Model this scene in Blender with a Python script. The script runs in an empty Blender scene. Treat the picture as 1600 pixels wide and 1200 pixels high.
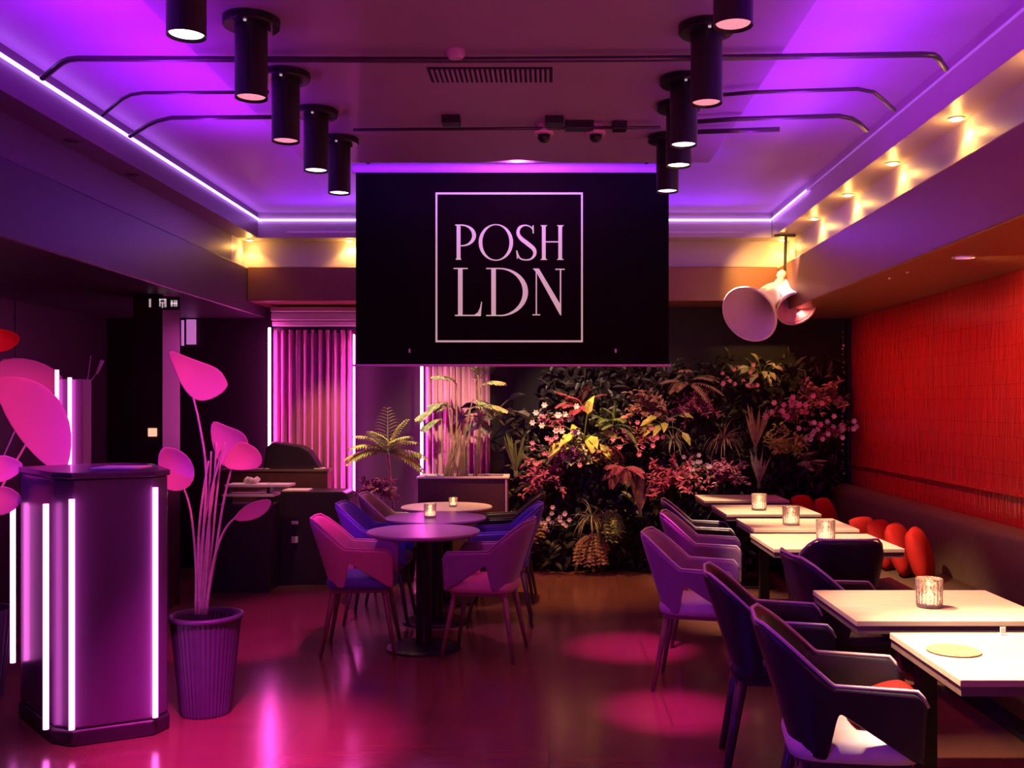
import bpy, bmesh, math, random
from math import pi, sin, cos, radians as R
from mathutils import Vector, Matrix

sc = bpy.context.scene
C = sc.collection
random.seed(7)

# ------------------------------------------------------------------ camera
F = 1550.0            # focal length in pixels of the 1600x1200 frame
VX, VY = 858.0, 633.0 # vanishing point of the room's long axis
H = 1.55
cam_d = bpy.data.cameras.new('camera'); cam = bpy.data.objects.new('camera', cam_d); C.objects.link(cam)
cam.location = (0, 0, H); cam.rotation_euler = (pi/2, 0, 0)
cam_d.sensor_width = 36; cam_d.sensor_fit = 'HORIZONTAL'
cam_d.lens = F/1600*36
cam_d.shift_x = -(VX-800)/1600
cam_d.shift_y = (VY-600)/1600
cam_d.clip_start = 0.05
sc.camera = cam

def W(px, py, Y):
    return Vector(((px-VX)*Y/F, Y, H-(py-VY)*Y/F))
def X(px, Y): return (px-VX)*Y/F
def Zz(py, Y): return H-(py-VY)*Y/F

# ------------------------------------------------------------------ world, exposure
w = bpy.data.worlds.new('world'); sc.world = w; w.use_nodes = True
w.node_tree.nodes['Background'].inputs[0].default_value = (0.10, 0.015, 0.10, 1)
w.node_tree.nodes['Background'].inputs[1].default_value = 0.02
vs = sc.view_settings
vs.view_transform = 'Standard'; vs.look = 'None'; vs.gamma = 1; vs.exposure = 0.0
vs.use_curve_mapping = False
sc.cycles.use_denoising = True
sc.cycles.max_bounces = 6; sc.cycles.diffuse_bounces = 3; sc.cycles.glossy_bounces = 3
sc.cycles.transmission_bounces = 6; sc.cycles.transparent_max_bounces = 8
sc.cycles.caustics_reflective = False; sc.cycles.caustics_refractive = False
sc.cycles.sample_clamp_indirect = 4

# ------------------------------------------------------------------ lights
PURPLE = (0.40, 0.012, 1.0); VIOLET = (0.20, 0.01, 1.0); MAGENTA = (1.0, 0.03, 0.62); BLUE = (0.06, 0.01, 1.0)
WARM = (1.0, 0.52, 0.16); CREAM = (1.0, 0.66, 0.38); REDL = (1.0, 0.10, 0.05)
def area(name, loc, target, sx, sy, power, col, spread=180):
    d = bpy.data.lights.new(name, 'AREA'); d.shape = 'RECTANGLE'; d.size = sx; d.size_y = sy
    d.energy = power; d.color = col; d.spread = R(spread)
    o = bpy.data.objects.new(name, d); C.objects.link(o); o.location = loc
    o.rotation_euler = (Vector(target)-Vector(loc)).to_track_quat('-Z', 'Y').to_euler()
    return o
def spot(name, loc, target, power, col, angle=50, blend=0.5, radius=0.03):
    d = bpy.data.lights.new(name, 'SPOT'); d.energy = power; d.color = col
    d.spot_size = R(angle); d.spot_blend = blend; d.shadow_soft_size = radius
    o = bpy.data.objects.new(name, d); C.objects.link(o); o.location = loc
    o.rotation_euler = (Vector(target)-Vector(loc)).to_track_quat('-Z', 'Y').to_euler()
    return o
def strip(name, loc, target, width, length, power, col, spread=180):
    """linear lamp whose long side runs along the room"""
    o = area(name, loc, target, width, length, power, col, spread)
    z = (Vector(loc)-Vector(target)).normalized(); y = Vector((0, 1, 0)); x = y.cross(z).normalized(); y = z.cross(x)
    o.rotation_euler = Matrix((x, y, z)).transposed().to_euler()
    return o
CEIL = 3.24; RAFT = 3.12
# unseen purple and violet lamps added in mid-air to wash the ceiling
strip('ceiling_wash', (-1.85, 3.4, 2.72), (-1.88, 3.4, 3.24), 0.10, 5.2, 44, PURPLE, 150)
strip('ceiling_wash', (1.32, 3.4, 2.72), (1.36, 3.4, 3.24), 0.10, 5.2, 36, PURPLE, 150)
area('ceiling_wash', (-0.27, 6.50, 3.10), (-0.27, 7.0, 3.24), 2.6, 0.05, 14, VIOLET)
area('ceiling_wash', (-0.3, 8.3, 2.95), (-0.3, 8.0, 3.24), 4.0, 0.1, 16, VIOLET)
# added blue violet spots from the left, out of view, skimming the chair backs
spot('chair_fill', (-2.6, 0.6, 2.2), (0.9, 4.4, 0.55), 240, (0.10, 0.012, 1.0), 44, 0.9, 0.25)
spot('chair_fill', (-3.4, 3.4, 2.2), (-1.0, 7.2, 0.65), 150, (0.08, 0.012, 1.0), 36, 0.8, 0.15)
# added hot pink spots to brighten the plants at the entrance side
spot('leaf_fill', (-0.5, 3.5, 2.75), (-1.70, 5.0, 1.50), 200, (1.0, 0.06, 0.34), 21, 0.5, 0.05)
spot('leaf_fill', (-1.2, 3.6, 2.75), (-2.82, 5.3, 1.42), 270, (1.0, 0.06, 0.34), 30, 0.5, 0.05)
# added lamp standing in for dull maroon bounce from behind the camera on the raft
area('room_bounce_fill', (0.6, -0.8, 1.0), (0.1, 6.0, 3.1), 2.0, 1.0, 10, (0.85, 0.08, 0.50), 60)
strip('floor_fill', (-0.27, 4.6, 3.08), (-0.27, 4.6, 0), 1.6, 5.0, 26, (1.0, 0.05, 0.30), 130)  # added area lamp under the raft, a dim red fill for the floor
strip('casing_wash', (-0.2, 6.35, 3.08), (-0.2, 6.9, 3.15), 0.05, 0.05, 3, (1.0, 0.2, 0.9), 160)  # added small lamp to brighten the screen casing

# ------------------------------------------------------------------ materials
def mat(name, col, rough=0.5, metal=0.0, emit=None, es=0.0, spec=0.5, noise=0.0, nscale=20, bump=0.0, bscale=60,
        trans=0.0, ior=1.45, coat=0.0, col2=None, stretch=None, sheen=0.0):
    m = bpy.data.materials.new(name); m.use_nodes = True
    nt = m.node_tree; b = nt.nodes['Principled BSDF']
    b.inputs['Base Color'].default_value = (*col, 1)
    b.inputs['Roughness'].default_value = rough; b.inputs['Metallic'].default_value = metal
    b.inputs['Specular IOR Level'].default_value = spec; b.inputs['IOR'].default_value = ior
    b.inputs['Transmission Weight'].default_value = trans; b.inputs['Coat Weight'].default_value = coat
    b.inputs['Sheen Weight'].default_value = sheen
    if emit: 
        b.inputs['Emission Color'].default_value = (*emit, 1); b.inputs['Emission Strength'].default_value = es
    if noise or bump or col2:
        tc = nt.nodes.new('ShaderNodeTexCoord'); mp = nt.nodes.new('ShaderNodeMapping')
        if stretch: mp.inputs['Scale'].default_value = stretch
        nt.links.new(tc.outputs['Object'], mp.inputs[0])
        n = nt.nodes.new('ShaderNodeTexNoise'); n.inputs['Scale'].default_value = nscale; n.inputs['Detail'].default_value = 4
        nt.links.new(mp.outputs[0], n.inputs['Vector'])
        if noise or col2:
            r = nt.nodes.new('ShaderNodeValToRGB'); c2 = col2 or tuple(c*(1-noise) for c in col)
            r.color_ramp.elements[0].color = (*c2, 1); r.color_ramp.elements[0].position = 0.35
            r.color_ramp.elements[1].color = (*col, 1); r.color_ramp.elements[1].position = 0.65
            nt.links.new(n.outputs['Fac'], r.inputs[0]); nt.links.new(r.outputs[0], b.inputs['Base Color'])
        if bump:
            n2 = nt.nodes.new('ShaderNodeTexNoise'); n2.inputs['Scale'].default_value = bscale
            nt.links.new(mp.outputs[0], n2.inputs['Vector'])
            bp = nt.nodes.new('ShaderNodeBump'); bp.inputs['Strength'].default_value = bump; bp.inputs['Distance'].default_value = 0.01
            nt.links.new(n2.outputs['Fac'], bp.inputs['Height']); nt.links.new(bp.outputs[0], b.inputs['Normal'])
    return m

M = {}
M['ceiling'] = mat('ceiling_paint', (0.50, 0.30, 0.62), 0.55, noise=0.06, nscale=3)
M['raft'] = mat('raft_paint', (0.40, 0.24, 0.42), 0.5, noise=0.08, nscale=2)
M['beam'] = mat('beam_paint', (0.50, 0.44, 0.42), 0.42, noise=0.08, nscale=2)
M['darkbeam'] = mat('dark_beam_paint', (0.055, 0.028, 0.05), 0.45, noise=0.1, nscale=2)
M['shadedbeam'] = mat('shaded_beam_paint', (0.13, 0.07, 0.12), 0.45, noise=0.1, nscale=2)  # beam paint darkened; shade of the unlit left side put into the colour
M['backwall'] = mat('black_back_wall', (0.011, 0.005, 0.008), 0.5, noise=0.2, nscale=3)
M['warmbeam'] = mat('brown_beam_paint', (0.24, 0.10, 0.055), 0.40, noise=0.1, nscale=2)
M['darkwall'] = mat('dark_wall', (0.032, 0.014, 0.026), 0.45, noise=0.25, nscale=3, bump=0.05)  # base colour lifted to stand in for haze along the dark walls
M['pillar'] = mat('pillar_lacquer', (0.035, 0.01, 0.018), 0.3, noise=0.2, nscale=4)
M['black'] = mat('black_metal', (0.012, 0.011, 0.014), 0.38, noise=0.2, nscale=30)
M['blackmatt'] = mat('matt_black', (0.012, 0.009, 0.012), 0.75, noise=0.2, nscale=20)
M['pipe'] = mat('galvanised_pipe', (0.10, 0.08, 0.10), 0.35, metal=0.5, noise=0.15)
M['lens'] = mat('lamp_lens', (0.9, 0.9, 0.9), 0.3, emit=(1.0, 0.80, 1.0), es=3.4)
M['lensred'] = mat('lamp_lens_pink', (0.7, 0.4, 0.45), 0.3, emit=(1.0, 0.32, 0.42), es=0.9, col2=(0.2, 0.02, 0.05), nscale=90)
M['lenswarm'] = mat('lamp_lens_warm', (0.9, 0.8, 0.6), 0.3, emit=(1.0, 0.72, 0.36), es=9)
M['led'] = mat('led_strip_violet', (0.9, 0.9, 0.9), 0.3, emit=(0.50, 0.22, 1.0), es=6.0)
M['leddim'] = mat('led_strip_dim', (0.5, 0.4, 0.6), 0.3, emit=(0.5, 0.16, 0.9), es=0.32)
M['ledmag'] = mat('led_tube_magenta', (0.9, 0.9, 0.9), 0.3, emit=(1.0, 0.16, 0.82), es=7.5)
M['ledcurtain'] = mat('led_tube_curtain', (0.9, 0.9, 0.9), 0.3, emit=(1.0, 0.09, 0.66), es=58)
M['screen'] = mat('screen_cloth', (0.006, 0.004, 0.004), 0.9, spec=0.05, noise=0.1, nscale=5)
M['ivory'] = mat('projected_ivory', (0.60, 0.55, 0.50), 0.6, emit=(0.80, 0.70, 0.58), es=0.38)
M['casing'] = mat('screen_casing', (0.70, 0.42, 0.60), 0.4, noise=0.08)
M['pod'] = mat('podium_lacquer', (0.10, 0.05, 0.11), 0.34, noise=0.15, nscale=2, stretch=(6, 6, 0.4), coat=0.15)
M['pot'] = mat('pot_plastic', (0.07, 0.05, 0.10), 0.5, noise=0.15, nscale=10)
M['soil'] = mat('potting_soil', (0.03, 0.02, 0.018), 0.9, bump=0.6, noise=0.3)
M['paperleaf'] = mat('pink_leaf', (0.80, 0.34, 0.52), 0.7, spec=0.2, noise=0.06, nscale=6, bump=0.03)
M['palestem'] = mat('pale_stem', (0.75, 0.50, 0.60), 0.6, noise=0.2)
M['curtain'] = mat('curtain_cloth', (0.66, 0.26, 0.42), 0.7, noise=0.08, nscale=8, sheen=0.2)
M['wood_light'] = mat('table_top_wood', (0.66, 0.50, 0.36), 0.42, col2=(0.58, 0.42, 0.29), nscale=5, stretch=(1, 9, 1), noise=0.1)
M['tabledark'] = mat('table_top_dark', (0.28, 0.20, 0.25), 0.34, noise=0.12, nscale=6)
M['edge'] = mat('table_edge', (0.16, 0.10, 0.09), 0.45, noise=0.15)
M['leather'] = mat('black_leather', (0.022, 0.016, 0.024), 0.34, bump=0.10, bscale=120, noise=0.15)
M['bench'] = mat('bench_leather', (0.10, 0.055, 0.035), 0.36, bump=0.12, bscale=14, noise=0.2)
M['pinkfab'] = mat('rose_lit_upholstery', (0.62, 0.22, 0.30), 0.6, noise=0.1, sheen=0.2)  # coloured light put into the fabric colours; the chairs themselves are taken as greyish
M['bluefab'] = mat('blue_lit_upholstery', (0.08, 0.06, 0.36), 0.55, noise=0.1, sheen=0.2)
M['purplefab'] = mat('plum_lit_upholstery', (0.26, 0.12, 0.24), 0.5, noise=0.1, sheen=0.2)
M['olivefab'] = mat('olive_lit_upholstery', (0.40, 0.34, 0.16), 0.55, noise=0.1)
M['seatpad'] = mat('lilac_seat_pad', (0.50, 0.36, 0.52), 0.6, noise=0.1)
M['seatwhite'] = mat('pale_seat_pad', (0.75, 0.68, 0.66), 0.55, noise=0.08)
M['piping'] = mat('pale_piping', (0.60, 0.50, 0.52), 0.4, noise=0.1)
M['leg'] = mat('dark_leg', (0.06, 0.035, 0.04), 0.35, noise=0.2)
M['legwood'] = mat('brown_leg', (0.22, 0.09, 0.08), 0.4, noise=0.2)
M['redfab'] = mat('red_cushion', (0.34, 0.012, 0.009), 0.75, noise=0.12, spec=0.15)
M['glass'] = mat('pressed_glass', (1.0, 0.86, 0.80), 0.12, trans=0.85, ior=1.4, bump=0.8, bscale=95)
M['wax'] = mat('candle_wax', (0.9, 0.75, 0.6), 0.5, emit=(1.0, 0.50, 0.28), es=3.0)
M['flame'] = mat('candle_flame', (1, .8, .5), 0.5, emit=(1.0, 0.62, 0.25), es=10)
M['horn'] = mat('horn_enamel', (0.86, 0.72, 0.74), 0.35, noise=0.05)
M['white'] = mat('white_plastic', (0.8, 0.75, 0.75), 0.5, noise=0.1)
M['pinkcard'] = mat('pink_card', (0.85, 0.40, 0.60), 0.6, noise=0.1)
M['paper'] = mat('paper', (0.85, 0.78, 0.66), 0.6, noise=0.1)
M['cab'] = mat('cabinet_black', (0.03, 0.02, 0.03), 0.4, noise=0.2)
M['boxwood'] = mat('planter_box', (0.10, 0.035, 0.03), 0.5, noise=0.2)
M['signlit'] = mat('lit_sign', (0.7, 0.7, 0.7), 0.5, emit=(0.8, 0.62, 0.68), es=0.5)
M['signwarm'] = mat('lit_sign_warm', (0.8, 0.5, 0.4), 0.5, emit=(1.0, 0.55, 0.32), es=1.0)
M['panel'] = mat('lit_panel', (0.6, 0.3, 0.6), 0.5, emit=(0.72, 0.22, 0.72), es=0.55)
M['greenlight'] = mat('yellow_green_leaf', (0.55, 0.60, 0.10), 0.42, noise=0.35, nscale=25)
M['green'] = mat('green_leaf', (0.16, 0.24, 0.07), 0.4, noise=0.3, nscale=20)
M['palegreen'] = mat('cream_edged_leaf', (0.55, 0.55, 0.30), 0.4, col2=(0.2, 0.26, 0.10), nscale=22, noise=0.3)
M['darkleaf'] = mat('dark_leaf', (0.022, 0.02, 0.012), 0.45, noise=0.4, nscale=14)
M['purpleleaf'] = mat('wine_leaf', (0.34, 0.06, 0.14), 0.45, noise=0.35, nscale=20)
M['redleaf'] = mat('crimson_leaf', (0.42, 0.06, 0.12), 0.5, noise=0.3, nscale=20)
M['brownleaf'] = mat('dry_leaf', (0.42, 0.24, 0.14), 0.6, noise=0.4, nscale=20)
M['petal'] = mat('white_petal', (0.80, 0.66, 0.66), 0.5, noise=0.1)
M['pinkpetal'] = mat('pink_petal', (0.78, 0.25, 0.38), 0.5, noise=0.1)

def tile_mat():
    m = bpy.data.materials.new('red_glazed_tile'); m.use_nodes = True; nt = m.node_tree; b = nt.nodes['Principled BSDF']
    tc = nt.nodes.new('ShaderNodeTexCoord'); mp = nt.nodes.new('ShaderNodeMapping')
    # swap: use (z, y) of the wall so bricks stand upright
    sep = nt.nodes.new('ShaderNodeSeparateXYZ'); cmb = nt.nodes.new('ShaderNodeCombineXYZ')
    nt.links.new(tc.outputs['Object'], sep.inputs[0]); nt.links.new(sep.outputs['Z'], cmb.inputs['X']); nt.links.new(sep.outputs['Y'], cmb.inputs['Y'])
    br = nt.nodes.new('ShaderNodeTexBrick'); br.offset = 0.37
    br.inputs['Scale'].default_value = 1.0; br.inputs['Brick Width'].default_value = 0.24; br.inputs['Row Height'].default_value = 0.024
    br.inputs['Mortar Size'].default_value = 0.0014; br.inputs['Mortar Smooth'].default_value = 0.4; br.inputs['Bias'].default_value = 0
    br.inputs['Color1'].default_value = (0.52, 0.024, 0.018, 1); br.inputs['Color2'].default_value = (0.44, 0.022, 0.018, 1); br.inputs['Mortar'].default_value = (0.16, 0.01, 0.01, 1)
    nt.links.new(cmb.outputs[0], br.inputs['Vector']); nt.links.new(br.outputs['Color'], b.inputs['Base Color'])
    n = nt.nodes.new('ShaderNodeTexNoise'); n.inputs['Scale'].default_value = 9; mp2 = nt.nodes.new('ShaderNodeMapping'); mp2.inputs['Scale'].default_value = (1, 3.4, 0.7)
    nt.links.new(tc.outputs['Object'], mp2.inputs[0]); nt.links.new(mp2.outputs[0], n.inputs['Vector'])
    mx = nt.nodes.new('ShaderNodeMath'); mx.operation = 'SUBTRACT'; nt.links.new(n.outputs['Fac'], mx.inputs[0]); nt.links.new(br.outputs['Fac'], mx.inputs[1])
    bp = nt.nodes.new('ShaderNodeBump'); bp.inputs['Strength'].default_value = 0.8; bp.inputs['Distance'].default_value = 0.012
    nt.links.new(mx.outputs[0], bp.inputs['Height']); nt.links.new(bp.outputs[0], b.inputs['Normal'])
    b.inputs['Roughness'].default_value = 0.17; b.inputs['Specular IOR Level'].default_value = 0.5
    return m
M['tile'] = tile_mat()
def floor_mat():
    m = bpy.data.materials.new('dark_floor'); m.use_nodes = True; nt = m.node_tree; b = nt.nodes['Principled BSDF']
    tc = nt.nodes.new('ShaderNodeTexCoord')
    br = nt.nodes.new('ShaderNodeTexBrick'); br.offset = 0.5
    br.inputs['Scale'].default_value = 1.0; br.inputs['Brick Width'].default_value = 1.2; br.inputs['Row Height'].default_value = 0.6
    br.inputs['Mortar Size'].default_value = 0.004
    br.inputs['Color1'].default_value = (0.20, 0.075, 0.055, 1); br.inputs['Color2'].default_value = (0.16, 0.06, 0.045, 1); br.inputs['Mortar'].default_value = (0.10, 0.04, 0.03, 1)
    nt.links.new(tc.outputs['Object'], br.inputs['Vector'])
    mp = nt.nodes.new('ShaderNodeMapping'); mp.inputs['Scale'].default_value = (0.8, 6, 1); nt.links.new(tc.outputs['Object'], mp.inputs[0])
    n = nt.nodes.new('ShaderNodeTexNoise'); n.inputs['Scale'].default_value = 3; n.inputs['Detail'].default_value = 6; nt.links.new(mp.outputs[0], n.inputs['Vector'])
    mix = nt.nodes.new('ShaderNodeMix'); mix.data_type = 'RGBA'; mix.blend_type = 'MULTIPLY'; mix.inputs[0].default_value = 0.35
    nt.links.new(br.outputs['Color'], mix.inputs[6]); nt.links.new(n.outputs['Color'], mix.inputs[7]); nt.links.new(mix.outputs[2], b.inputs['Base Color'])
    rr = nt.nodes.new('ShaderNodeMapRange'); rr.inputs[3].default_value = 0.14; rr.inputs[4].default_value = 0.22
    nt.links.new(n.outputs['Fac'], rr.inputs[0]); nt.links.new(rr.outputs[0], b.inputs['Roughness']); b.inputs['Specular IOR Level'].default_value = 0.9
    bp = nt.nodes.new('ShaderNodeBump'); bp.inputs['Strength'].default_value = 0.06; bp.inputs['Distance'].default_value = 0.004
    nt.links.new(n.outputs['Fac'], bp.inputs['Height']); nt.links.new(bp.outputs[0], b.inputs['Normal'])
    return m
M['floor'] = floor_mat()

# ------------------------------------------------------------------ mesh helpers
class MB:
    def __init__(s): s.v = []; s.f = []
    def add(s, vs_, fs):
        o = len(s.v); s.v += [tuple(v) for v in vs_]; s.f += [tuple(i+o for i in f) for f in fs]
    def box(s, x0, x1, y0, y1, z0, z1):
        s.add([(x0,y0,z0),(x1,y0,z0),(x1,y1,z0),(x0,y1,z0),(x0,y0,z1),(x1,y0,z1),(x1,y1,z1),(x0,y1,z1)],
              [(0,3,2,1),(4,5,6,7),(0,1,5,4),(1,2,6,5),(2,3,7,6),(3,0,4,7)])
    def prism(s, poly, z0, z1, poly2=None):      # poly CCW in xy
        n = len(poly); p2 = poly2 or poly
        s.add([(x,y,z0) for x,y in poly]+[(x,y,z1) for x,y in p2],
              [tuple(range(n-1,-1,-1)), tuple(range(n,2*n))]+[(i,(i+1)%n,n+(i+1)%n,n+i) for i in range(n)])
    def tube(s, pts, rad, seg=8, caps=True):
        pts = [Vector(p) for p in pts]; n = len(pts)
        rads = rad if isinstance(rad, (list, tuple)) else [rad]*n
        vs_ = []; up = None
        for i, p in enumerate(pts):
            t = (pts[min(i+1,n-1)]-pts[max(i-1,0)]).normalized()
            if up is None: up = Vector((0,0,1)) if abs(t.z) < 0.9 else Vector((1,0,0))
            a = t.cross(up).normalized(); b = a.cross(t).normalized(); up = b
            for k in range(seg):
                th = 2*pi*k/seg; vs_.append(p+a*cos(th)*rads[i]+b*sin(th)*rads[i])
        fs = [(i*seg+k, i*seg+(k+1)%seg, (i+1)*seg+(k+1)%seg, (i+1)*seg+k) for i in range(n-1) for k in range(seg)]
        if caps: fs += [tuple(range(seg-1,-1,-1)), tuple((n-1)*seg+k for k in range(seg))]
        s.add(vs_, fs)
    def lathe(s, prof, c=(0,0,0), seg=32, axis=None, ribs=0, ribd=0):
        vs_ = []
        q = Vector((0,0,1)).rotation_difference(Vector(axis).normalized()) if axis is not None else None
        for r, z in prof:
            for k in range(seg):
                th = 2*pi*k/seg; rr = r - (ribd if ribs and k % 2 else 0)
                v = Vector((rr*cos(th), rr*sin(th), z))
                if q: v = q @ v
                vs_.append(v+Vector(c))
        n = len(prof)
        fs = [(i*seg+k, i*seg+(k+1)%seg, (i+1)*seg+(k+1)%seg, (i+1)*seg+k) for i in range(n-1) for k in range(seg)]
        if prof[0][0] > 0: fs.append(tuple(range(seg-1,-1,-1)))
        if prof[-1][0] > 0: fs.append(tuple((n-1)*seg+k for k in range(seg)))
        s.add(vs_, fs)
    def grid(s, rows):
        n = len(rows); m_ = len(rows[0])
        s.add([v for r in rows for v in r], [(i*m_+k, i*m_+k+1, (i+1)*m_+k+1, (i+1)*m_+k) for i in range(n-1) for k in range(m_-1)])
    def build(s, name, m, parent=None, smooth=False, bevel=0, solid=0, sub=0, loc=None, solid_off=0):
        me = bpy.data.meshes.new(name); me.from_pydata(s.v, [], s.f); 
        bm = bmesh.new(); bm.from_mesh(me); bmesh.ops.remove_doubles(bm, verts=bm.verts, dist=1e-5)
        bmesh.ops.recalc_face_normals(bm, faces=bm.faces); bm.to_mesh(me); bm.free()
        me.materials.append(m)
        if smooth: me.polygons.foreach_set('use_smooth', [True]*len(me.polygons))
        o = bpy.data.objects.new(name, me); C.objects.link(o)
        if parent: o.parent = parent
        if loc: o.location = loc
        if solid:
            md = o.modifiers.new('s', 'SOLIDIFY'); md.thickness = solid; md.offset = solid_off
        if bevel:
            md = o.modifiers.new('b', 'BEVEL'); md.width = bevel; md.segments = 3; md.limit_method = 'ANGLE'
        if sub:
            md = o.modifiers.new('u', 'SUBSURF'); md.levels = sub; md.render_levels = sub
        return o
def tag(o, label, cat, group=None, kind=None):
    if label: o['label'] = label
    if cat: o['category'] = cat
    if group: o['group'] = group
    if kind: o['kind'] = kind
    return o
def thing(name, label, cat, loc=(0,0,0), rz=0, group=None):
    o = bpy.data.objects.new(name, None); C.objects.link(o); o.location = loc; o.rotation_euler = (0,0,rz)
    o.empty_display_size = 0.1
    return tag(o, label, cat, group)
def dup(root, loc, rz=None, label=None, mats=None):
    r = root.copy(); C.objects.link(r); r.location = loc
    if rz is not None: r.rotation_euler = (0,0,rz)
    if label: r['label'] = label
    for ch in list(root.children):
        c = ch.copy(); C.objects.link(c); c.parent = r
        if mats and ch.name.split('.')[0] in mats:
            c.material_slots[0].link = 'OBJECT'; c.material_slots[0].material = mats[ch.name.split('.')[0]]
        for g in ch.children:
            d = g.copy(); C.objects.link(d); d.parent = c
    return r
def struct(name, mb, m, **k):
    o = mb.build(name, m, **k); o['kind'] = 'structure'; return o
def boxo(name, m, dims, parent=None, **k):
    b = MB(); b.box(*dims); return b.build(name, m, parent, **k)

# ------------------------------------------------------------------ room shell
XL, XR, YB, YF = -4.2, 2.84, 9.42, -1.6
b = MB(); b.box(XL, XR, YF, YB, -0.06, 0); struct('floor', b, M['floor'])
b = MB(); b.box(XL-0.1, XL, YF, YB+0.1, 0, 3.4); struct('wall_left', b, M['darkwall'])
b = MB(); b.box(XR, XR+0.1, YF, YB+0.1, 0, 3.4); struct('wall_right', b, M['tile'])
b = MB(); b.box(XL-0.1, XR+0.1, YB, YB+0.1, 0, 3.4); struct('wall_back', b, M['backwall'])
b = MB(); b.box(XL-0.1, XR+0.1, YF-0.1, YF, 0, 3.4); struct('wall_front', b, M['darkwall'])
b = MB(); b.box(XL-0.1, XR+0.1, YF-0.1, YB+0.1, 3.4, 3.5); struct('wall_top', b, M['ceiling'])
# tray: ceiling plane, fascia, soffit
TX0, TX1, TY1 = -2.556, 1.955, 8.71
b = MB(); b.box(TX0-0.02, TX1+0.02, YF, TY1+0.02, CEIL, CEIL+0.05); struct('ceiling', b, M['ceiling'])
# fascia + soffit ring (z 3.02 .. CEIL+), with the outer slot faces
SX0, SX1, SY1 = -2.74, 2.15, 8.91
b = MB()
b.box(TX0-0.45, TX0, YF, TY1, 3.02, CEIL+0.06)
struct('trim_5', b, M['shadedbeam'], bevel=0.004)
b = MB(); b.box(SX0-0.2, SX0, YF, SY1-0.35, 2.4, 3.02); struct('trim_6', b, M['shadedbeam'])
b = MB()
b.box(TX0-0.45, TX0, TY1, TY1+0.45, 3.02, CEIL+0.06)
b.box(TX1, TX1+0.45, YF, TY1+0.45, 3.02, CEIL+0.06)
b.box(TX0, TX1, TY1, TY1+0.45, 3.02, CEIL+0.06)
struct('trim_1', b, M['beam'], bevel=0.004)
# grazed wall inside the slot and the lower boxed beam
LX, RX, BY = -2.69, 2.04, 8.84
b = MB()
b.box(SX0-0.2, SX0, SY1-0.35, SY1+0.2, 2.4, 3.02); b.box(SX1, SX1+0.2, YF, SY1+0.2, 2.4, 3.02); b.box(SX0, SX1, SY1, SY1+0.2, 2.5, 3.02)
struct('trim_2', b, M['beam'])
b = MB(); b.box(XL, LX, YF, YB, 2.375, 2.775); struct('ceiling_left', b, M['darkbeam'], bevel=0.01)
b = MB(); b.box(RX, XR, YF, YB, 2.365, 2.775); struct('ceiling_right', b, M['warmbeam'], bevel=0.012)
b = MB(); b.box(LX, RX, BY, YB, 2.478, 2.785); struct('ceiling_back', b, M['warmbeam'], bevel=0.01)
# hanging raft in the middle of the ceiling
o = MB(); o.box(-1.58, 1.04, YF, 6.43, RAFT, CEIL); struct('ceiling_center', o, M['raft'], bevel=0.004)
# tile ledge on right wall
b = MB(); b.box(XR-0.022, XR, YF, 9.32, 0.995, 1.015); struct('trim_3', b, M['tile'], bevel=0.004)
b = MB(); b.box(XR-0.04, XR, 9.32, 9.42, 0.78, 2.365); struct('trim_4', b, M['black'])

# ------------------------------------------------------------------ LED strips of the tray
t = thing('led_strip', 'thin white-violet light strip around the left and back edge of the ceiling tray', 'light strip', (TX0+0.01, TY1-0.01, 3.165))
b = MB(); b.box(0, 0.014, -9.0, 0, 0, 0.014); b.build('left_run', M['led'], t)
b = MB(); b.box(0, TX1-TX0-0.02, -0.012, 0, 0, 0.016); b.build('back_run', M['led'], t)
yr = F*1.95/(1262-VX)
b = MB(); b.box(TX1-TX0-0.03, TX1-TX0-0.02, yr-TY1, 0, 0, 0.011); b.build('lit_corner_run', M['led'], t)
b = MB(); b.box(TX1-TX0-0.03, TX1-TX0-0.02, -9.0, yr-TY1, 0, 0.008); b.build('dim_right_run', M['leddim'], t)
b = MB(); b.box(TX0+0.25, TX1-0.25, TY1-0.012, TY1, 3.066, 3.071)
tag(b.build('aluminium_profile', M['leddim']), 'faintly glowing violet metal profile running low along the back face of the ceiling tray', 'trim profile')  # metal profile given a faint glow of its own; it is no lamp

# ------------------------------------------------------------------ slot downlights
def slot_light(x, y, lit, label, wall):     # wall: direction vector to the grazed wall
    t = thing('slot_downlight', label, 'ceiling light', (x, y, 3.02), 0, 'lit slot downlights' if lit else 'unlit slot downlights')
    b = MB(); b.lathe([(0.030, 0), (0.042, 0), (0.042, -0.006), (0.030, -0.008)], seg=20); b.build('trim_ring', M['white'] if lit else M['pipe'], t)
    b = MB(); b.lathe([(0.0, -0.004), (0.029, -0.004), (0.024, -0.012), (0.0, -0.013)], seg=16); b.build('lens', M['lenswarm'] if lit else M['pipe'], t)
    if lit:
        spot('slot_and_fill_beam', (x, y, 3.0), (x+wall[0]*0.05, y+wall[1]*0.05, 2.4), 11, (1.0, 0.50, 0.11), 120, 0.6, 0.012)
        d = bpy.data.lights.new('slot_bulb', 'POINT'); d.energy = 1.9; d.color = (1.0, 0.47, 0.09); d.shadow_soft_size = 0.012
        o = bpy.data.objects.new('slot_bulb', d); C.objects.link(o); o.location = (x, y, 2.955)
ys = [4.15, 5.08, 6.02, 6.92, 7.80]
nm = ['lit warm slot downlight nearest the camera above the red wall, at the frame edge', 'brightest warm slot downlight on the right ceiling edge, near the frame edge',
      'warm slot downlight on the right ceiling edge, second in view from the frame edge', 'warm slot downlight on the right ceiling edge, halfway back', 'warm slot downlight on the right ceiling edge, last before the back corner']
for y, l in zip(ys, nm): slot_light(2.085, y, True, l, (1, 0))
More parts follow.
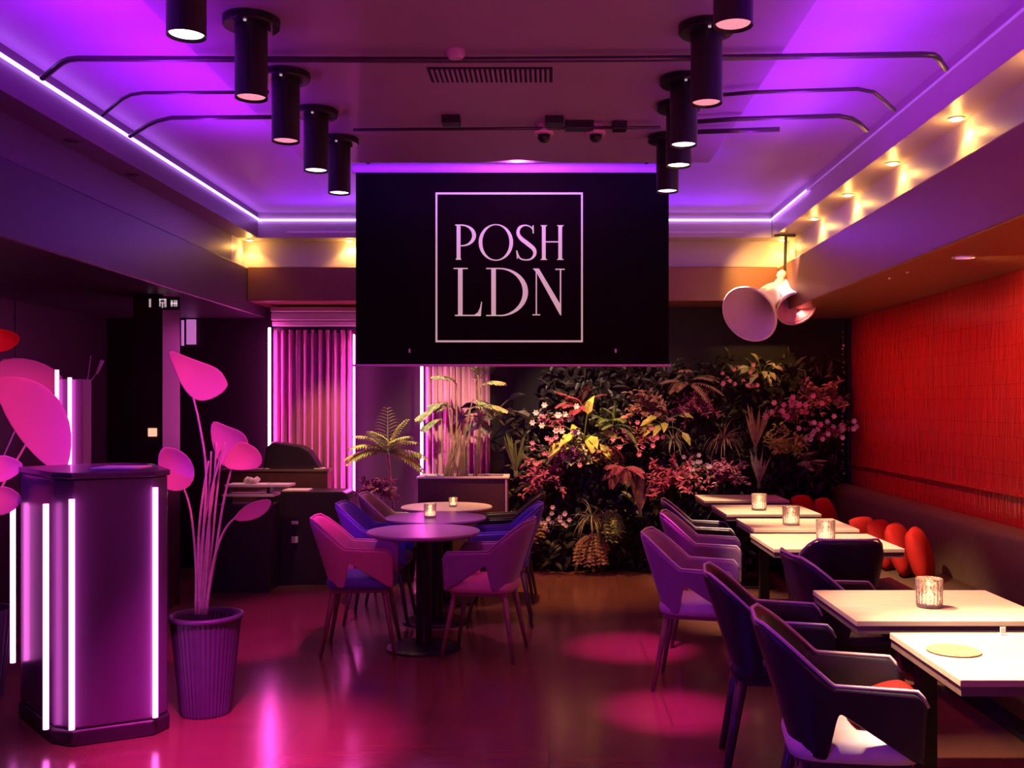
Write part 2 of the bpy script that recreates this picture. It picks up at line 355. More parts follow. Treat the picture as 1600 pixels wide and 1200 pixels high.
slot_light(2.07, 8.80, True, 'warm slot downlight in the back right corner, beside the horn lamp rod', (0.7, 0.7))
slot_light(-1.78, 8.85, True, 'warm slot downlight in the back slot just left of the hanging screen', (0, 1))
slot_light(-2.66, 8.80, True, 'warm slot downlight in the back left corner of the tray', (-0.7, 0.7))
spot('slot_and_fill_beam', (1.62, 8.2, 2.95), (2.04, 8.8, 2.58), 85, (1.0, 0.50, 0.10), 84, 0.9, 0.03)  # added warm spot, apart from any slot downlight, for the back corner
strip('beam_wash', (1.25, 5.6, 1.75), (2.04, 5.6, 2.6), 0.2, 5.0, 3, (1.0, 0.26, 0.08), 60)  # added warm strip in mid-air to tint the right beam
slot_light(-2.66, 5.53, False, 'unlit slot downlight on the left ceiling edge, nearer the camera', (0, 0))
slot_light(-2.66, 6.34, False, 'unlit slot downlight on the left ceiling edge, further back', (0, 0))

# soffit downlights above the bench
def soffit_light(x, y, label, power, col, tgt, ang=60):
    t = thing('soffit_downlight', label, 'ceiling light', (x, y, 2.365))
    b = MB(); b.lathe([(0.045, 0), (0.062, 0), (0.060, -0.006), (0.045, -0.004)], seg=24); b.build('trim_ring', M['white'], t)
    b = MB(); b.lathe([(0.0, -0.002), (0.044, -0.002), (0.04, -0.006), (0.0, -0.007)], seg=20); b.build('lens', M['panel'], t)
    if power: spot('soffit_beam', (x, y, 2.34), tgt, power, col, ang, 0.6, 0.04)
soffit_light(2.28, 5.46, 'pink recessed downlight in the dark soffit above the red tiled wall', 26, WARM, (2.86, 5.6, 1.9), 110)
soffit_light(2.40, 4.75, 'faint recessed downlight in the soffit at the right edge of the picture', 30, WARM, (2.86, 4.9, 1.9), 110)
strip('wall_wash', (2.12, 6.0, 2.34), (2.84, 6.0, 1.25), 0.05, 6.0, 22, (1.0, 0.13, 0.10), 120)  # added strip lamp under the soffit, evens out the red wall
for i, (dx, dy) in enumerate([(0, 0), (0.012, -0.14)]):
    b = MB(); b.lathe([(0.0, 0), (0.010, 0), (0.008, -0.008), (0.0, -0.01)], seg=12)
    o = b.build('sensor_stud', M['white'], loc=(2.18+dx, 6.35+dy*2, 2.365))
    tag(o, ['tiny white sensor stud in the right soffit, further from the camera', 'tiny white sensor stud in the right soffit, nearer the camera'][i], 'sensor', 'sensor studs')

# ------------------------------------------------------------------ tube spotlights
def tube_light(x, y, zb, kind, label, r=0.065, L=0.36):
    t = thing('tube_spotlight', label, 'spotlight', (x, y, zb), 0, 'black tube spotlights under the ceiling')
    b = MB(); b.lathe([(r*0.86, 0.012), (r, 0), (r, L), (r*0.9, L+0.006), (0, L+0.006)], seg=32); b.build('housing', M['black'], t, smooth=False, bevel=0)
    lm = {'white': M['lens'], 'red': M['lensred'], 'warm': M['lenswarm'], }[kind]
    b = MB(); b.lathe([(0, 0.010), (r*0.86, 0.010), (r*0.86, 0.02), (0, 0.02)], seg=24); b.build('lens', lm, t)
    top = RAFT - zb
    b = MB(); b.lathe([(r*1.7, top-0.035), (r*1.75, top-0.03), (r*1.75, top-0.001), (r*1.7, top)], seg=28); b.lathe([(0.016, L), (0.016, top-0.03)], seg=10); b.build('mounting_plate', M['black'], t)
    b = MB(); b.lathe([(0.0, 0), (0.007, 0), (0.006, -0.006), (0, -0.008)], seg=10); b.build('screw_head', M['signlit'], t, loc=(0.0, -0.085, top-0.035))  # glint put into the screw head as a faint glow
    b = MB(); b.box(r-0.004, r+0.010, -0.012, 0.012, L-0.09, L-0.03); b.build('side_bracket', M['pipe'], t)
    return t
tube_light(-1.225, 3.35, 2.795, 'white', 'black tube spotlight on the left row, nearest the camera with glowing white lens')
tube_light(-1.21, 4.03, 2.795, 'red', 'black tube spotlight on the left row, second from the camera with dull pink lens')
tube_light(-1.245, 4.69, 2.795, 'red', 'black tube spotlight on the left row, third from the camera with pinkish lens')
tube_light(-1.24, 5.28, 2.795, 'white', 'black tube spotlight on the left row, fourth from the camera with glowing white lens')
tube_light(-1.235, 5.84, 2.795, 'white', 'black tube spotlight on the left row, furthest back beside the screen')
tube_light(0.605, 3.26, 2.795, 'red', 'black tube spotlight on the right row, nearest the camera at the top of the frame')
tube_light(0.65, 4.10, 2.795, 'red', 'black tube spotlight on the right row with dull red lens, second from the camera')
tube_light(0.645, 4.76, 2.795, 'white', 'black tube spotlight on the right row, third from the camera with large white lens')
tube_light(0.675, 5.17, 2.795, 'warm', 'black tube spotlight on the right row showing a thin orange lens')
tube_light(0.69, 5.79, 2.795, 'white', 'black tube spotlight on the right row, furthest back beside the screen')
# magenta pools on the floor, warm beams on the tables
spot('tube_beam', (-1.24, 5.28, 2.78), (-1.85, 7.4, 0), 480, MAGENTA, 22, 0.8)
spot('tube_beam', (-1.235, 5.84, 2.78), (-2.0, 6.4, 0), 420, MAGENTA, 22, 0.8)
spot('tube_beam', (-1.225, 3.35, 2.78), (-1.42, 4.45, 0), 1300, MAGENTA, 34, 0.9)
spot('tube_beam', (0.69, 5.79, 2.78), (0.52, 6.35, 0), 800, MAGENTA, 20, 1.0)
spot('tube_beam', (0.645, 4.10, 2.78), (0.62, 5.02, 0), 900, MAGENTA, 17, 1.0)
spot('tube_beam', (0.675, 5.17, 2.78), (1.65, 5.9, 0.75), 950, CREAM, 34, 0.7)
spot('tube_beam', (0.65, 4.10, 2.78), (1.60, 3.95, 0.75), 560, CREAM, 32, 0.8)
spot('tube_beam', (0.605, 3.26, 2.78), (1.70, 3.1, 0.75), 1700, CREAM, 45, 0.8)
spot('table_beam', (1.5, 6.9, 3.05), (1.65, 7.2, 0.75), 800, CREAM, 36, 0.8)
spot('table_beam', (1.5, 8.1, 3.05), (1.6, 8.5, 0.75), 600, CREAM, 34, 0.8)

# ------------------------------------------------------------------ conduits, vent, cameras
def conduit(pts, label, r=0.012, name='conduit_pipe'):
    b = MB(); b.tube([Vector(p) for p in pts], r, 8)
    return tag(b.build(name, M['pipe'], smooth=True), label, 'pipe')
zc = RAFT-0.03
def cy(py): return F*(zc-H)/(VY-py)
def cx(px, py): return (px-VX)*cy(py)/F
def cp(px, py): return (cx(px, py), cy(py), zc)
conduit([cp(66, 122), cp(98, 97), cp(108, 93), cp(122, 91.5), cp(700, 94), cp(1000, 92), cp(1440, 85), cp(1458, 86), cp(1466, 91), cp(1478, 108)], 'long dark conduit crossing the whole ceiling nearest the camera, bent at both ends', 0.014)
conduit([cp(160, 180), cp(192, 154), cp(205, 148), cp(225, 145), cp(420, 144)], 'thin conduit bending on the left ceiling, between the long one and the short one', 0.009)
conduit([cp(203, 213), cp(232, 195), cp(246, 189), cp(268, 184), cp(425, 183)], 'dark conduit bending on the left ceiling, furthest back', 0.012)
conduit([cp(1130, 148), cp(1180, 144), cp(1340, 139), cp(1365, 144), cp(1380, 156), cp(1398, 172)], 'thin conduit bending on the right ceiling, behind the long one', 0.010)
conduit([cp(1090, 190), cp(1150, 186), cp(1310, 181), cp(1330, 185), cp(1343, 193), cp(1354, 204)], 'dark conduit bending on the right ceiling, furthest back', 0.013)
conduit([cp(1090, 206), cp(1218, 202)], 'short straight dark conduit stub on the right ceiling behind the tube lights', 0.014)
conduit([cp(552, 203), cp(1032, 199)], 'straight thin conduit crossing the ceiling in front of the screen, carrying the cameras', 0.009)
# ceiling panel joints on the raft edges are the raft edges themselves
b = MB()
v0 = F*(RAFT-H)/(VY-127); v1 = F*(RAFT-H)/(VY-105)
t = thing('ceiling_vent', 'long slatted grey vent grille in the middle of the ceiling', 'vent', (0, 0, RAFT))
xa, xb = X(678, v0), X(860, v0)
b = MB(); b.box(xa-0.01, xb+0.01, v1, v0, -0.006, 0); b.build('vent_frame', M['blackmatt'], t)
b = MB()
n = 24
for i in range(n):
    x = xa+(xb-xa)*(i+0.5)/n; b.box(x-0.006, x+0.006, v1+0.01, v0-0.01, -0.014, -0.006)
b.build('slats', M['raft'], t)
def dome_cam(px, py, label, box=True):
    Y = cy(py-8); x = X(px, Y)
    t = thing('dome_camera', label, 'security camera', (x, Y, RAFT), 0, 'dome cameras on the ceiling')
    b = MB(); b.lathe([(0.05, 0), (0.055, -0.05), (0.05, -0.056), (0, -0.056)], seg=20); b.build('housing', M['casing'], t)
    b = MB(); b.lathe([(0.036, -0.056), (0.034, -0.078), (0.022, -0.094), (0, -0.10)], seg=20); b.build('dome', M['black'], t, smooth=True)
dome_cam(850, 212, 'small pink-rimmed dome camera, left of the two under the ceiling conduit')
dome_cam(931, 212, 'small pink-rimmed dome camera, right of the two under the ceiling conduit')
for px, py, wd, l in [(705, 191, 0.10, 'dark square junction box on the ceiling left of the dome cameras'), (866, 192, 0.10, 'dark junction box on the ceiling beside the left dome camera'),
                      (968, 200, 0.08, 'small dark junction box on the conduit right of the right dome camera'), (905, 199, 0.16, 'dark bar bracket on the ceiling between the two dome cameras')]:
    Y = cy(py); x = X(px, Y)
    b = MB(); b.box(x-wd/2, x+wd/2, Y-0.04, Y+0.04, RAFT-0.045, RAFT); tag(b.build('junction_box', M['black'], bevel=0.004), l, 'junction box')
Y = F*(RAFT-0.02-H)/(VY-87); x = X(712, Y)
b = MB(); b.lathe([(0.045, 0), (0.045, -0.018), (0.03, -0.034), (0, -0.036)], seg=20)
tag(b.build('smoke_detector', M['casing'], loc=(x, Y, RAFT)), 'small round pink-lit smoke detector on the ceiling in front of the vent', 'detector')
for px, l in [(742, 'left half of a pair of tiny ceiling sensors above the screen casing'), (762, 'right half of a pair of tiny ceiling sensors above the screen casing')]:
    Y = 6.62
    b = MB(); b.lathe([(0.022, 0), (0.028, -0.04), (0.015, -0.055), (0, -0.056)], seg=14)
    tag(b.build('ceiling_sensor', M['casing'], loc=(X(px, Y), Y, CEIL)), l, 'sensor', 'tiny ceiling sensors')
b = MB(); b.box(X(692, 6.62), X(735, 6.62), 6.58, 6.66, CEIL-0.03, CEIL)
tag(b.build('junction_box', M['black']), 'flat black box on the purple ceiling strip above the screen', 'junction box')

# ------------------------------------------------------------------ the hanging screen with lettering
YS = 6.9; S = F/YS
t = thing('roller_screen', 'black roller screen hanging from the ceiling with a square framed ivory logo', 'screen', (0, YS, 0))
def wx(px): return (px-VX)/S
def wz(py): return H-(py-VY)/S
b = MB(); b.box(wx(556), wx(1045), 0, 0.006, wz(570), wz(268)); b.build('screen_cloth', M['screen'], t)
b = MB(); b.lathe([(0.034, 0), (0.036, 0.004), (0.036, wx(1030)-wx(551)-0.004), (0.034, wx(1030)-wx(551))], axis=(1, 0, 0), seg=20, c=(wx(551), 0.02, wz(263))); b.build('casing', M['casing'], t, smooth=False)
b = MB(); b.tube([(wx(552), 0, wz(571)), (wx(1048), 0, wz(571))], 0.008, 8); b.build('bottom_bar', M['casing'], t)
for px in (640, 962):
    b = MB(); b.box(wx(px)-0.006, wx(px)+0.006, -0.006, 0, wz(551), wz(545)); b.build('pull_tab', M['white'], t)
for px in (575, 1010):
    b = MB(); b.box(wx(px)-0.012, wx(px)+0.012, 0, 0.03, wz(258), CEIL); b.build('hanger', M['black'], t)
def LP(cx_, cy_): return (wx(660+cx_/4.615), wz(290+cy_/4.615))
def poly_obj(name, polys, d0=-0.004, d1=0.0):
    b = MB()
    for p in polys:
        q = [LP(*c) for c in p]; n = len(q)
        b.add([(x, d0, z) for x, z in q]+[(x, d1, z) for x, z in q], [tuple(range(n)), tuple(range(2*n-1, n-1, -1))]+[(i, n+i, n+(i+1)%n, (i+1)%n) for i in range(n)])
    o = b.build(name, M['ivory'], t); return o
def rect(x0, y0, x1, y1): return [(x0,y0),(x1,y0),(x1,y1),(x0,y1)]
def ring(c0, r0, c1, r1, a0, a1, n=28):  # strips between outer and inner ellipse
    out = []
    for i in range(n):
        A, B = a0+(a1-a0)*i/n, a0+(a1-a0)*(i+1)/n
        f = lambda c, r, a: (c[0]+r[0]*cos(a), c[1]+r[1]*sin(a))
        out.append([f(c0,r0,A), f(c0,r0,B), f(c1,r1,B), f(c1,r1,A)])
    return out
def stroke(pts, wds):
    # catmull-rom
    P = [pts[0]]+pts+[pts[-1]]; Wd = [wds[0]]+wds+[wds[-1]]; out = []
    for i in range(1, len(P)-2):
        for k in range(6):
            u = k/6
            cr = lambda a, b_, c, d: 0.5*((2*b_)+(-a+c)*u+(2*a-5*b_+4*c-d)*u*u+(-a+3*b_-3*c+d)*u**3)
            out.append((cr(*[P[j][0] for j in range(i-1,i+3)]), cr(*[P[j][1] for j in range(i-1,i+3)]), Wd[i]*(1-u)+Wd[i+1]*u))
    out.append((*pts[-1], wds[-1])); L = []
    for i, (x, y, w_) in enumerate(out):
        x0, y0, _ = out[max(i-1,0)]; x1, y1, _ = out[min(i+1,len(out)-1)]
        l = math.hypot(x1-x0, y1-y0) or 1; nx, ny = -(y1-y0)/l, (x1-x0)/l
        L.append(((x+nx*w_/2, y+ny*w_/2), (x-nx*w_/2, y-ny*w_/2)))
    return [[L[i][0], L[i+1][0], L[i+1][1], L[i][1]] for i in range(len(L)-1)]
poly_obj('logo_border', [rect(95,50,1157,64), rect(95,1116,1157,1130), rect(95,64,108,1116), rect(1144,64,1157,1116)])
poly_obj('letter_p', [rect(247,286,275,533), rect(236,281,300,289), [(240,535),(243,526),(278,526),(281,535)]]+ring((290,360),(97,78),(283,360),(76,70),-pi/2,pi/2,18)+[rect(275,431,292,438)])
poly_obj('letter_o', ring((530,410),(124,132),(530,410),(98,125),0,2*pi,44))
poly_obj('letter_s', stroke([(799,345),(796,315),(770,293),(735,287),(700,305),(690,345),(712,382),(760,420),(803,458),(810,495),(785,528),(742,536),(702,522),(680,472)], [8,9,8,9,20,24,28,30,28,22,12,9,10,8])+[[(793,290),(802,285),(803,345),(796,345)], [(676,468),(684,468),(690,525),(682,528)]])
poly_obj('letter_h', [rect(862,290,889,533), rect(980,290,1007,533), rect(889,402,980,410)]+[[(850,y0),(902,y0),(890,y1),(862,y1)] for y0,y1 in ((286,296),(536,526))]+[[(968,y0),(1022,y0),(1008,y1),(980,y1)] for y0,y1 in ((286,296),(536,526))])
poly_obj('letter_l', [rect(257,598,290,935), rect(225,594,327,602), rect(235,932,421,941), [(372,934),(400,915),(416,880),(424,838),(430,838),(421,941)]])
poly_obj('letter_d', [rect(497,598,530,938), rect(460,594,560,602), rect(460,933,560,941)]+ring((560,768),(202,174),(550,768),(174,166),-pi/2,pi/2,30))
poly_obj('letter_n', [rect(817,612,826,930), rect(793,928,850,936), [(795,598),(840,598),(1001,868),(1001,938),(992,932),(822,625)], rect(991,602,1001,872), rect(958,600,1026,608)])

# ------------------------------------------------------------------ horn pendant
YP = 8.55; SP = F/YP
t = thing('horn_pendant', 'hanging cluster of pale pink horn shades on a dark rod in the back right corner', 'pendant light', (X(1226, YP), YP, 3.02))
def pl(px, py, dy=0): return Vector((X(px, YP)-X(1226, YP), dy, Zz(py, YP)-3.02))
b = MB(); b.tube([pl(1228, 366), pl(1226, 432)], 0.013, 10); b.box(-0.09, 0.09, -0.02, 0.02, -0.02, 0.0); b.build('rod', M['black'], t)
b = MB(); b.lathe([(0.012, -0.045), (0.035, -0.03), (0.05, 0), (0.035, 0.03), (0.012, 0.045)], seg=16, c=pl(1222, 430)); b.build('joint', M['horn'], t, smooth=True)
def horn(c, mouth, R_, name, neck=0.32):
    c = Vector(c); mouth = W(mouth[0], mouth[1], YP+mouth[2])-t.location; ax = (mouth-c); L = ax.length
    prof = [(R_*0.16, 0), (R_*0.30, L*0.05), (R_*0.38, L*0.2), (R_*0.42, L*0.45), (R_*0.55, L*0.62), (R_*0.74, L*0.78), (R_*0.92, L*0.92), (R_*1.0, L)]
    b = MB(); b.lathe(prof, c=c, seg=36, axis=ax); b.f.pop()
    o = b.build(name, M['horn'], t, smooth=True, solid=0.008)
    rim = MB(); pts = []
    q = Vector((0,0,1)).rotation_difference(ax.normalized())
    for k in range(37): pts.append(mouth + q @ Vector((R_*cos(2*pi*k/36), R_*sin(2*pi*k/36), 0)))
    rim.tube(pts, 0.010, 8, caps=False); rim.build('rim', M['horn'], o, smooth=True)
    return o
horn(pl(1214, 452, -0.02), (1171, 491, -0.36), 0.240, 'horn_shade')
horn(pl(1226, 440, 0.04), (1244, 482, -0.26), 0.160, 'horn_shade')
horn(pl(1222, 436, 0.0), (1205, 462, -0.10), 0.10, 'horn_shade')
b = MB(); b.lathe([(0.0, -0.05), (0.028, -0.03), (0.032, 0.0), (0.02, 0.03), (0, 0.035)], seg=16, c=pl(1241, 478, -0.12)); b.build('bulb', M['pipe'], t, smooth=True)

# ------------------------------------------------------------------ curtains
def curtain(name, x0, x1, z0, z1, y, folds, label, seed, amp=0.05):
    rnd = random.Random(seed); n = int(folds*10); rows = []
    ph = [rnd.uniform(0.6, 1.4) for _ in range(folds+2)]
    for z, k in ((z0, 1.25), ((z0+z1)/2, 1.0), (z1, 0.75)):
        r = []
        for i in range(n+1):
            u = i/n; fo = u*folds; a = ph[int(fo)]
            r.append((x0+(x1-x0)*u, y+amp*k*a*cos(2*pi*fo)*0.7+amp*0.25*sin(2*pi*fo*2.3+seed), z))
        rows.append(r)
    b = MB(); b.grid(rows); o = b.build(name, M['curtain'], smooth=True, solid=0.004)
    return tag(o, label, 'curtain')
YC = 9.26
curtain('curtain', X(426, YC), X(552, YC), 0.02, Zz(516, YC), YC, 11, 'pleated magenta-lit curtain left of the screen, warm orange at its foot', 1)
curtain('curtain', X(664, YC), X(765, YC), 0.02, Zz(500, YC), YC, 11, 'pleated magenta curtain strip behind the planter box palm', 2)
t = thing('curtain_pelmet', 'stepped glossy pelmet above the left curtain', 'pelmet', (0, 0, 0))
for i, (y0, y1, d) in enumerate([(478, 486, 0.20), (487, 499, 0.17), (500, 508, 0.14), (509, 518, 0.10)]):
    b = MB(); b.box(X(419, 9.1), X(553, 9.1)+0.02, 9.42-d-0.06, 9.42, Zz(y1, 9.1), Zz(y0, 9.1)); b.build('step', M['beam'] if i < 3 else M['cab'], t, bevel=0.008)
for px, z1, l in [(421, Zz(512, 9.15), 'vertical magenta light tube at the left edge of the left curtain'), (659, 2.4, 'vertical violet light tube at the left edge of the narrow curtain')]:
    t = thing('light_tube', l, 'light tube', (X(px, 9.15), 9.15, 0.0))
    b = MB(); b.tube([(0, 0, 0.06), (0, 0, z1)], 0.012, 10); b.build('tube', M['ledcurtain'], t, smooth=True)
    b = MB(); b.box(-0.02, 0.02, 0.0, 0.03, 0.0, 0.06); b.build('foot', M['black'], t)
t = thing('light_tube', 'vertical magenta light tube hidden along the right edge of the left curtain', 'light tube', (X(554, 9.15), 9.13, 0.0))
b = MB(); b.tube([(0, 0, 0.06), (0, 0, 2.2)], 0.008, 8); b.build('tube', M['ledcurtain'], t, smooth=True)
b = MB(); b.box(-0.02, 0.02, 0.0, 0.03, 0.0, 0.06); b.build('foot', M['black'], t)
spot('curtain_beam', (-1.9, 8.2, 2.95), (-2.05, 9.3, 0.45), 90, (1.0, 0.45, 0.14), 40, 0.8)  # added warm spot without a fixture, for the foot of the curtain
spot('counter_beam', (-2.0, 7.4, 2.95), (-2.25, 8.7, 0.8), 90, WARM, 34, 0.8)  # added warm spot to light the counter tops, no fixture there
spot('floor_beam', (0.1, 8.0, 3.0), (0.2, 8.8, 0), 420, (1.0, 0.40, 0.12), 60, 0.8)

# ------------------------------------------------------------------ host podium with LED tubes
PODB = [(-2.64,4.95),(-2.27,4.545),(-2.16,4.50),(-1.86,4.655),(-1.83,4.76),(-2.08,5.2),(-2.3,5.3)]
def off(poly, d):
    cx_ = sum(p[0] for p in poly)/len(poly); cy_ = sum(p[1] for p in poly)/len(poly); out = []
    for x, y in poly:
        l = math.hypot(x-cx_, y-cy_); out.append((x+(x-cx_)/l*d, y+(y-cy_)/l*d))
    return out
t = thing('host_podium', 'tall dark faceted host podium with glowing vertical magenta tubes', 'podium', (0, 0, 0))
b = MB(); b.prism(PODB, 0.075, 1.215); b.build('body', M['pod'], t, bevel=0.012)
b = MB(); b.prism(off(PODB, 0.012), 0.0, 0.075); b.build('plinth', M['cab'], t, bevel=0.012)
b = MB(); b.prism(off(PODB, 0.014), 1.215, 1.243); b.build('top', M['pod'], t, bevel=0.006)
for (x, y, z0, z1) in [(-2.665,4.93,0.27,1.06), (-2.29,4.515,0.075,1.10), (-2.155,4.478,0.085,1.125), (-1.842,4.640,0.09,1.165)]:
    b = MB(); b.tube([(x, y, z0), (x, y, z1)], 0.0125, 12); b.build('light_tube', M['ledmag'], t, smooth=True)
b = MB(); b.box(-2.20, -1.98, 4.75, 4.95, 1.243, 1.249); tag(b.build('menu_card', M['paper'], bevel=0.002), 'flat pale menu card lying on the top of the podium', 'menu')
# second LED column behind
t = thing('led_column', 'slim tall column with vertical pink light tubes standing behind the podium', 'light column', (0, 0, 0))
YQ = 5.75
b = MB(); b.prism([(X(84,YQ), YQ+0.02), (X(126,YQ), YQ+0.02), (X(128,YQ), YQ+0.12), (X(80,YQ), YQ+0.12)], 0.0, Zz(592, YQ)); b.build('body', M['pod'], t, bevel=0.006)
for px, yt in ((89, 578), (109, 590)):
    b = MB(); b.tube([(X(px,YQ), YQ, 0.05), (X(px,YQ), YQ, Zz(yt, YQ))], 0.011, 12); b.build('light_tube', M['ledmag'], t, smooth=True)

# ------------------------------------------------------------------ potted paper plants
def blade(outline, Y, cup, name, m, parent, origin, tilt=0.0, flip=1):
    """cupped leaf: outline given as picture points, real curvature and thickness"""
    pts = [W(px, py, Y) for px, py in outline]; n = len(pts)
    c = sum(pts, Vector())/n; rad = max((p-c).length for p in pts); k_ = 1.10 if rad < 0.22 else 1.03; pts = [c+(p-c)*k_ for p in pts]; rad *= k_
    rings = [1.0, 0.8, 0.55, 0.28]; vs_ = []; fs = []
    for k, r in enumerate(rings):
        for p in pts:
            q = c+(p-c)*r; d = (p-c).length*r/rad
            q = Vector((q.x, q.y, q.z)); q.y += cup*(1-d*d)*flip + tilt*(q.x-c.x) 
            vs_.append(q-origin)
    for k in range(3):
        for i in range(n): fs.append((k*n+i, k*n+(i+1)%n, (k+1)*n+(i+1)%n, (k+1)*n+i))
    cc = c.copy(); cc.y += cup*flip; vs_.append(cc-origin)
    fs += [(3*n+i, 3*n+(i+1)%n, 4*n) for i in range(n)]
    b = MB(); b.add(vs_, fs); return b.build(name, m, parent, smooth=True, solid=0.004, sub=1)
def stem(pts, r, parent, origin, m=None):
    b = MB(); P = [Vector(p)-origin for p in pts]; Q = []
    for i in range(len(P)-1):
        for k in range(4):
            u = k/4; a = P[max(i-1,0)]; d = P[min(i+2,len(P)-1)]
            Q.append(0.5*((2*P[i])+(-a+P[i+1])*u+(2*a-5*P[i]+4*P[i+1]-d)*u*u+(-a+3*P[i]-3*P[i+1]+d)*u**3))
    Q.append(P[-1]); b.tube(Q, [r*(1-0.4*i/len(Q)) for i in range(len(Q))], 6); return b.build('stem', m or M['palestem'], parent, smooth=True)
OP = Vector((-1.73, 5.0, 0))
t = thing('potted_plant', 'tall potted plant with cupped pink leaves in a ribbed grey pot beside the podium', 'potted plant', OP)
b = MB(); b.lathe([(0.118, 0), (0.122, 0.01), (0.172, 0.475), (0.160, 0.475), (0.150, 0.44)], seg=88, ribs=1, ribd=0.005); b.f = [f for f in b.f if len(f) < 10 or min(b.v[i][2] for i in f) < 0.005]
b.build('pot', M['pot'], t)
b = MB(); b.lathe([(0.170, 0.475), (0.184, 0.478), (0.184, 0.497), (0.164, 0.500), (0.160, 0.475)], seg=48); b.f = [f for f in b.f if len(f) < 10]; b.build('pot_rim', M['pot'], t, smooth=True)
b = MB(); b.lathe([(0.158, 0.43), (0.1, 0.445), (0, 0.45)], seg=24); b.f = [f for f in b.f if len(f) < 10]; b.build('soil', M['soil'], t)
blade([(266,547),(283,556),(302,565),(333,575),(340,590),(347,600),(338,612),(322,622),(306,625),(294,618),(281,600),(274,575)], 5.0, 0.07, 'leaf', M['paperleaf'], t, OP, 0.3)
blade([(330,657),(345,666),(362,672),(376,676),(388,690),(385,705),(372,712),(355,728),(340,725),(328,700),(325,675)], 4.98, 0.06, 'leaf', M['paperleaf'], t, OP, -0.3)
blade([(372,690),(385,695),(396,702),(403,712),(405,722),(400,732),(380,734),(358,733),(350,722),(360,705)], 4.93, 0.05, 'leaf', M['paperleaf'], t, OP, 0.2)
blade([(258,699),(272,703),(286,712),(295,728),(298,742),(294,758),(280,766),(262,765),(250,752),(247,730),(249,710)], 5.05, 0.06, 'leaf', M['paperleaf'], t, OP, 0.2)
blade([(366,812),(375,798),(390,786),(408,782),(422,782),(416,797),(402,810),(385,814)], 4.85, 0.03, 'leaf', M['paperleaf'], t, OP, 0.3)
for pts in [[(311,960,5.0),(316,860,5.0),(322,740,5.0),(312,665,5.0),(302,622,5.03)], [(316,960,5.0),(330,860,5.0),(338,780,5.0),(345,720,5.0)], [(320,960,5.0),(336,870,4.98),(348,790,4.95),(362,730,4.95)],
            [(306,960,5.0),(306,880,5.0),(298,800,5.03),(286,760,5.08)], [(322,960,4.98),(333,880,4.94),(350,830,4.9),(368,808,4.87)], [(314,955,5.0),(322,850,5.02),(334,760,5.02),(338,690,5.02)], [(310,955,5.02),(314,860,5.04),(326,770,5.04),(330,705,5.04)],
            [(318,955,5.0),(326,850,4.98),(330,770,4.98),(352,690,4.98)], [(312,958,5.0),(310,850,5.0),(316,780,5.0),(326,720,5.0)]]:
    stem([W(*p) for p in pts], 0.008, t, OP)
OL = Vector((-3.02, 5.25, 0))
t = thing('potted_plant', 'pink paddle-leaved plant at the left frame edge beside the podium', 'potted plant', OL)
b = MB(); b.lathe([(0.118, 0), (0.17, 0.47), (0.15, 0.47), (0.14, 0.43)], seg=60, ribs=1, ribd=0.005); b.build('pot', M['pot'], t)
blade([(-6,590),(22,588),(48,594),(72,610),(92,640),(101,680),(100,715),(96,738),(78,736),(58,722),(36,700),(14,668),(0,632)], 5.42, 0.07, 'leaf', M['paperleaf'], t, OL, 0.2)
blade([(-10,566),(20,558),(50,562),(80,576),(100,598),(104,640),(88,650),(60,640),(20,620),(-8,600)], 5.95, 0.05, 'leaf', M['paperleaf'], t, OL, 0.1)
blade([(-10,712),(6,712),(24,722),(30,728),(22,742),(4,752),(-12,756)], 4.9, 0.04, 'leaf', M['paperleaf'], t, OL, 0.2)
blade([(-12,762),(8,760),(22,772),(30,782),(18,796),(2,806),(-12,802)], 4.85, 0.04, 'leaf', M['paperleaf'], t, OL, 0.2)
blade([(-14,512),(6,515),(28,524),(22,536),(8,548),(-12,552)], 5.2, 0.04, 'leaf', M['redfab'], t, OL, 0.2)
for a, c_ in [((60,650),5.46), ((50,600),5.99), ((-8,740),4.94), ((-8,790),4.9), ((-10,530),5.22)]:
    p = W(a[0], a[1], c_); m_ = (OL+Vector((0,0,0.43))); mid = (p+m_)/2+Vector((-0.08,0.03,0.1))
    stem([m_, m_+(mid-m_)*0.5+Vector((-0.02,0,0.05)), mid, p+Vector((0,0.05,0))], 0.009, t, OL)
# small spiky stems near the LED column
OD = Vector((X(128, 6.2), 6.2, 0))
t = thing('tall_vase', 'dark floor vase with two thin bulrush stems behind the podium', 'vase', OD)
b = MB(); b.lathe([(0.07, 0), (0.10, 0.2), (0.08, 0.6), (0.05, 0.75), (0.045, 0.75), (0.045, 0.70)], seg=24); b.build('vase_body', M['cab'], t, smooth=True)
stem([OD+Vector((0,0,0.7)), W(125,640,6.2), W(150,585,6.2)], 0.004, t, OD)
b = MB(); b.tube([W(151,584,6.2)-OD, W(160,563,6.2)-OD], [0.008, 0.014], 8); b.build('bulrush_head', M['petal'], t, smooth=True)
stem([OD+Vector((0,0,0.7)), W(128,660,6.2), W(136,600,6.2), W(142,556,6.2)], 0.004, t, OD)

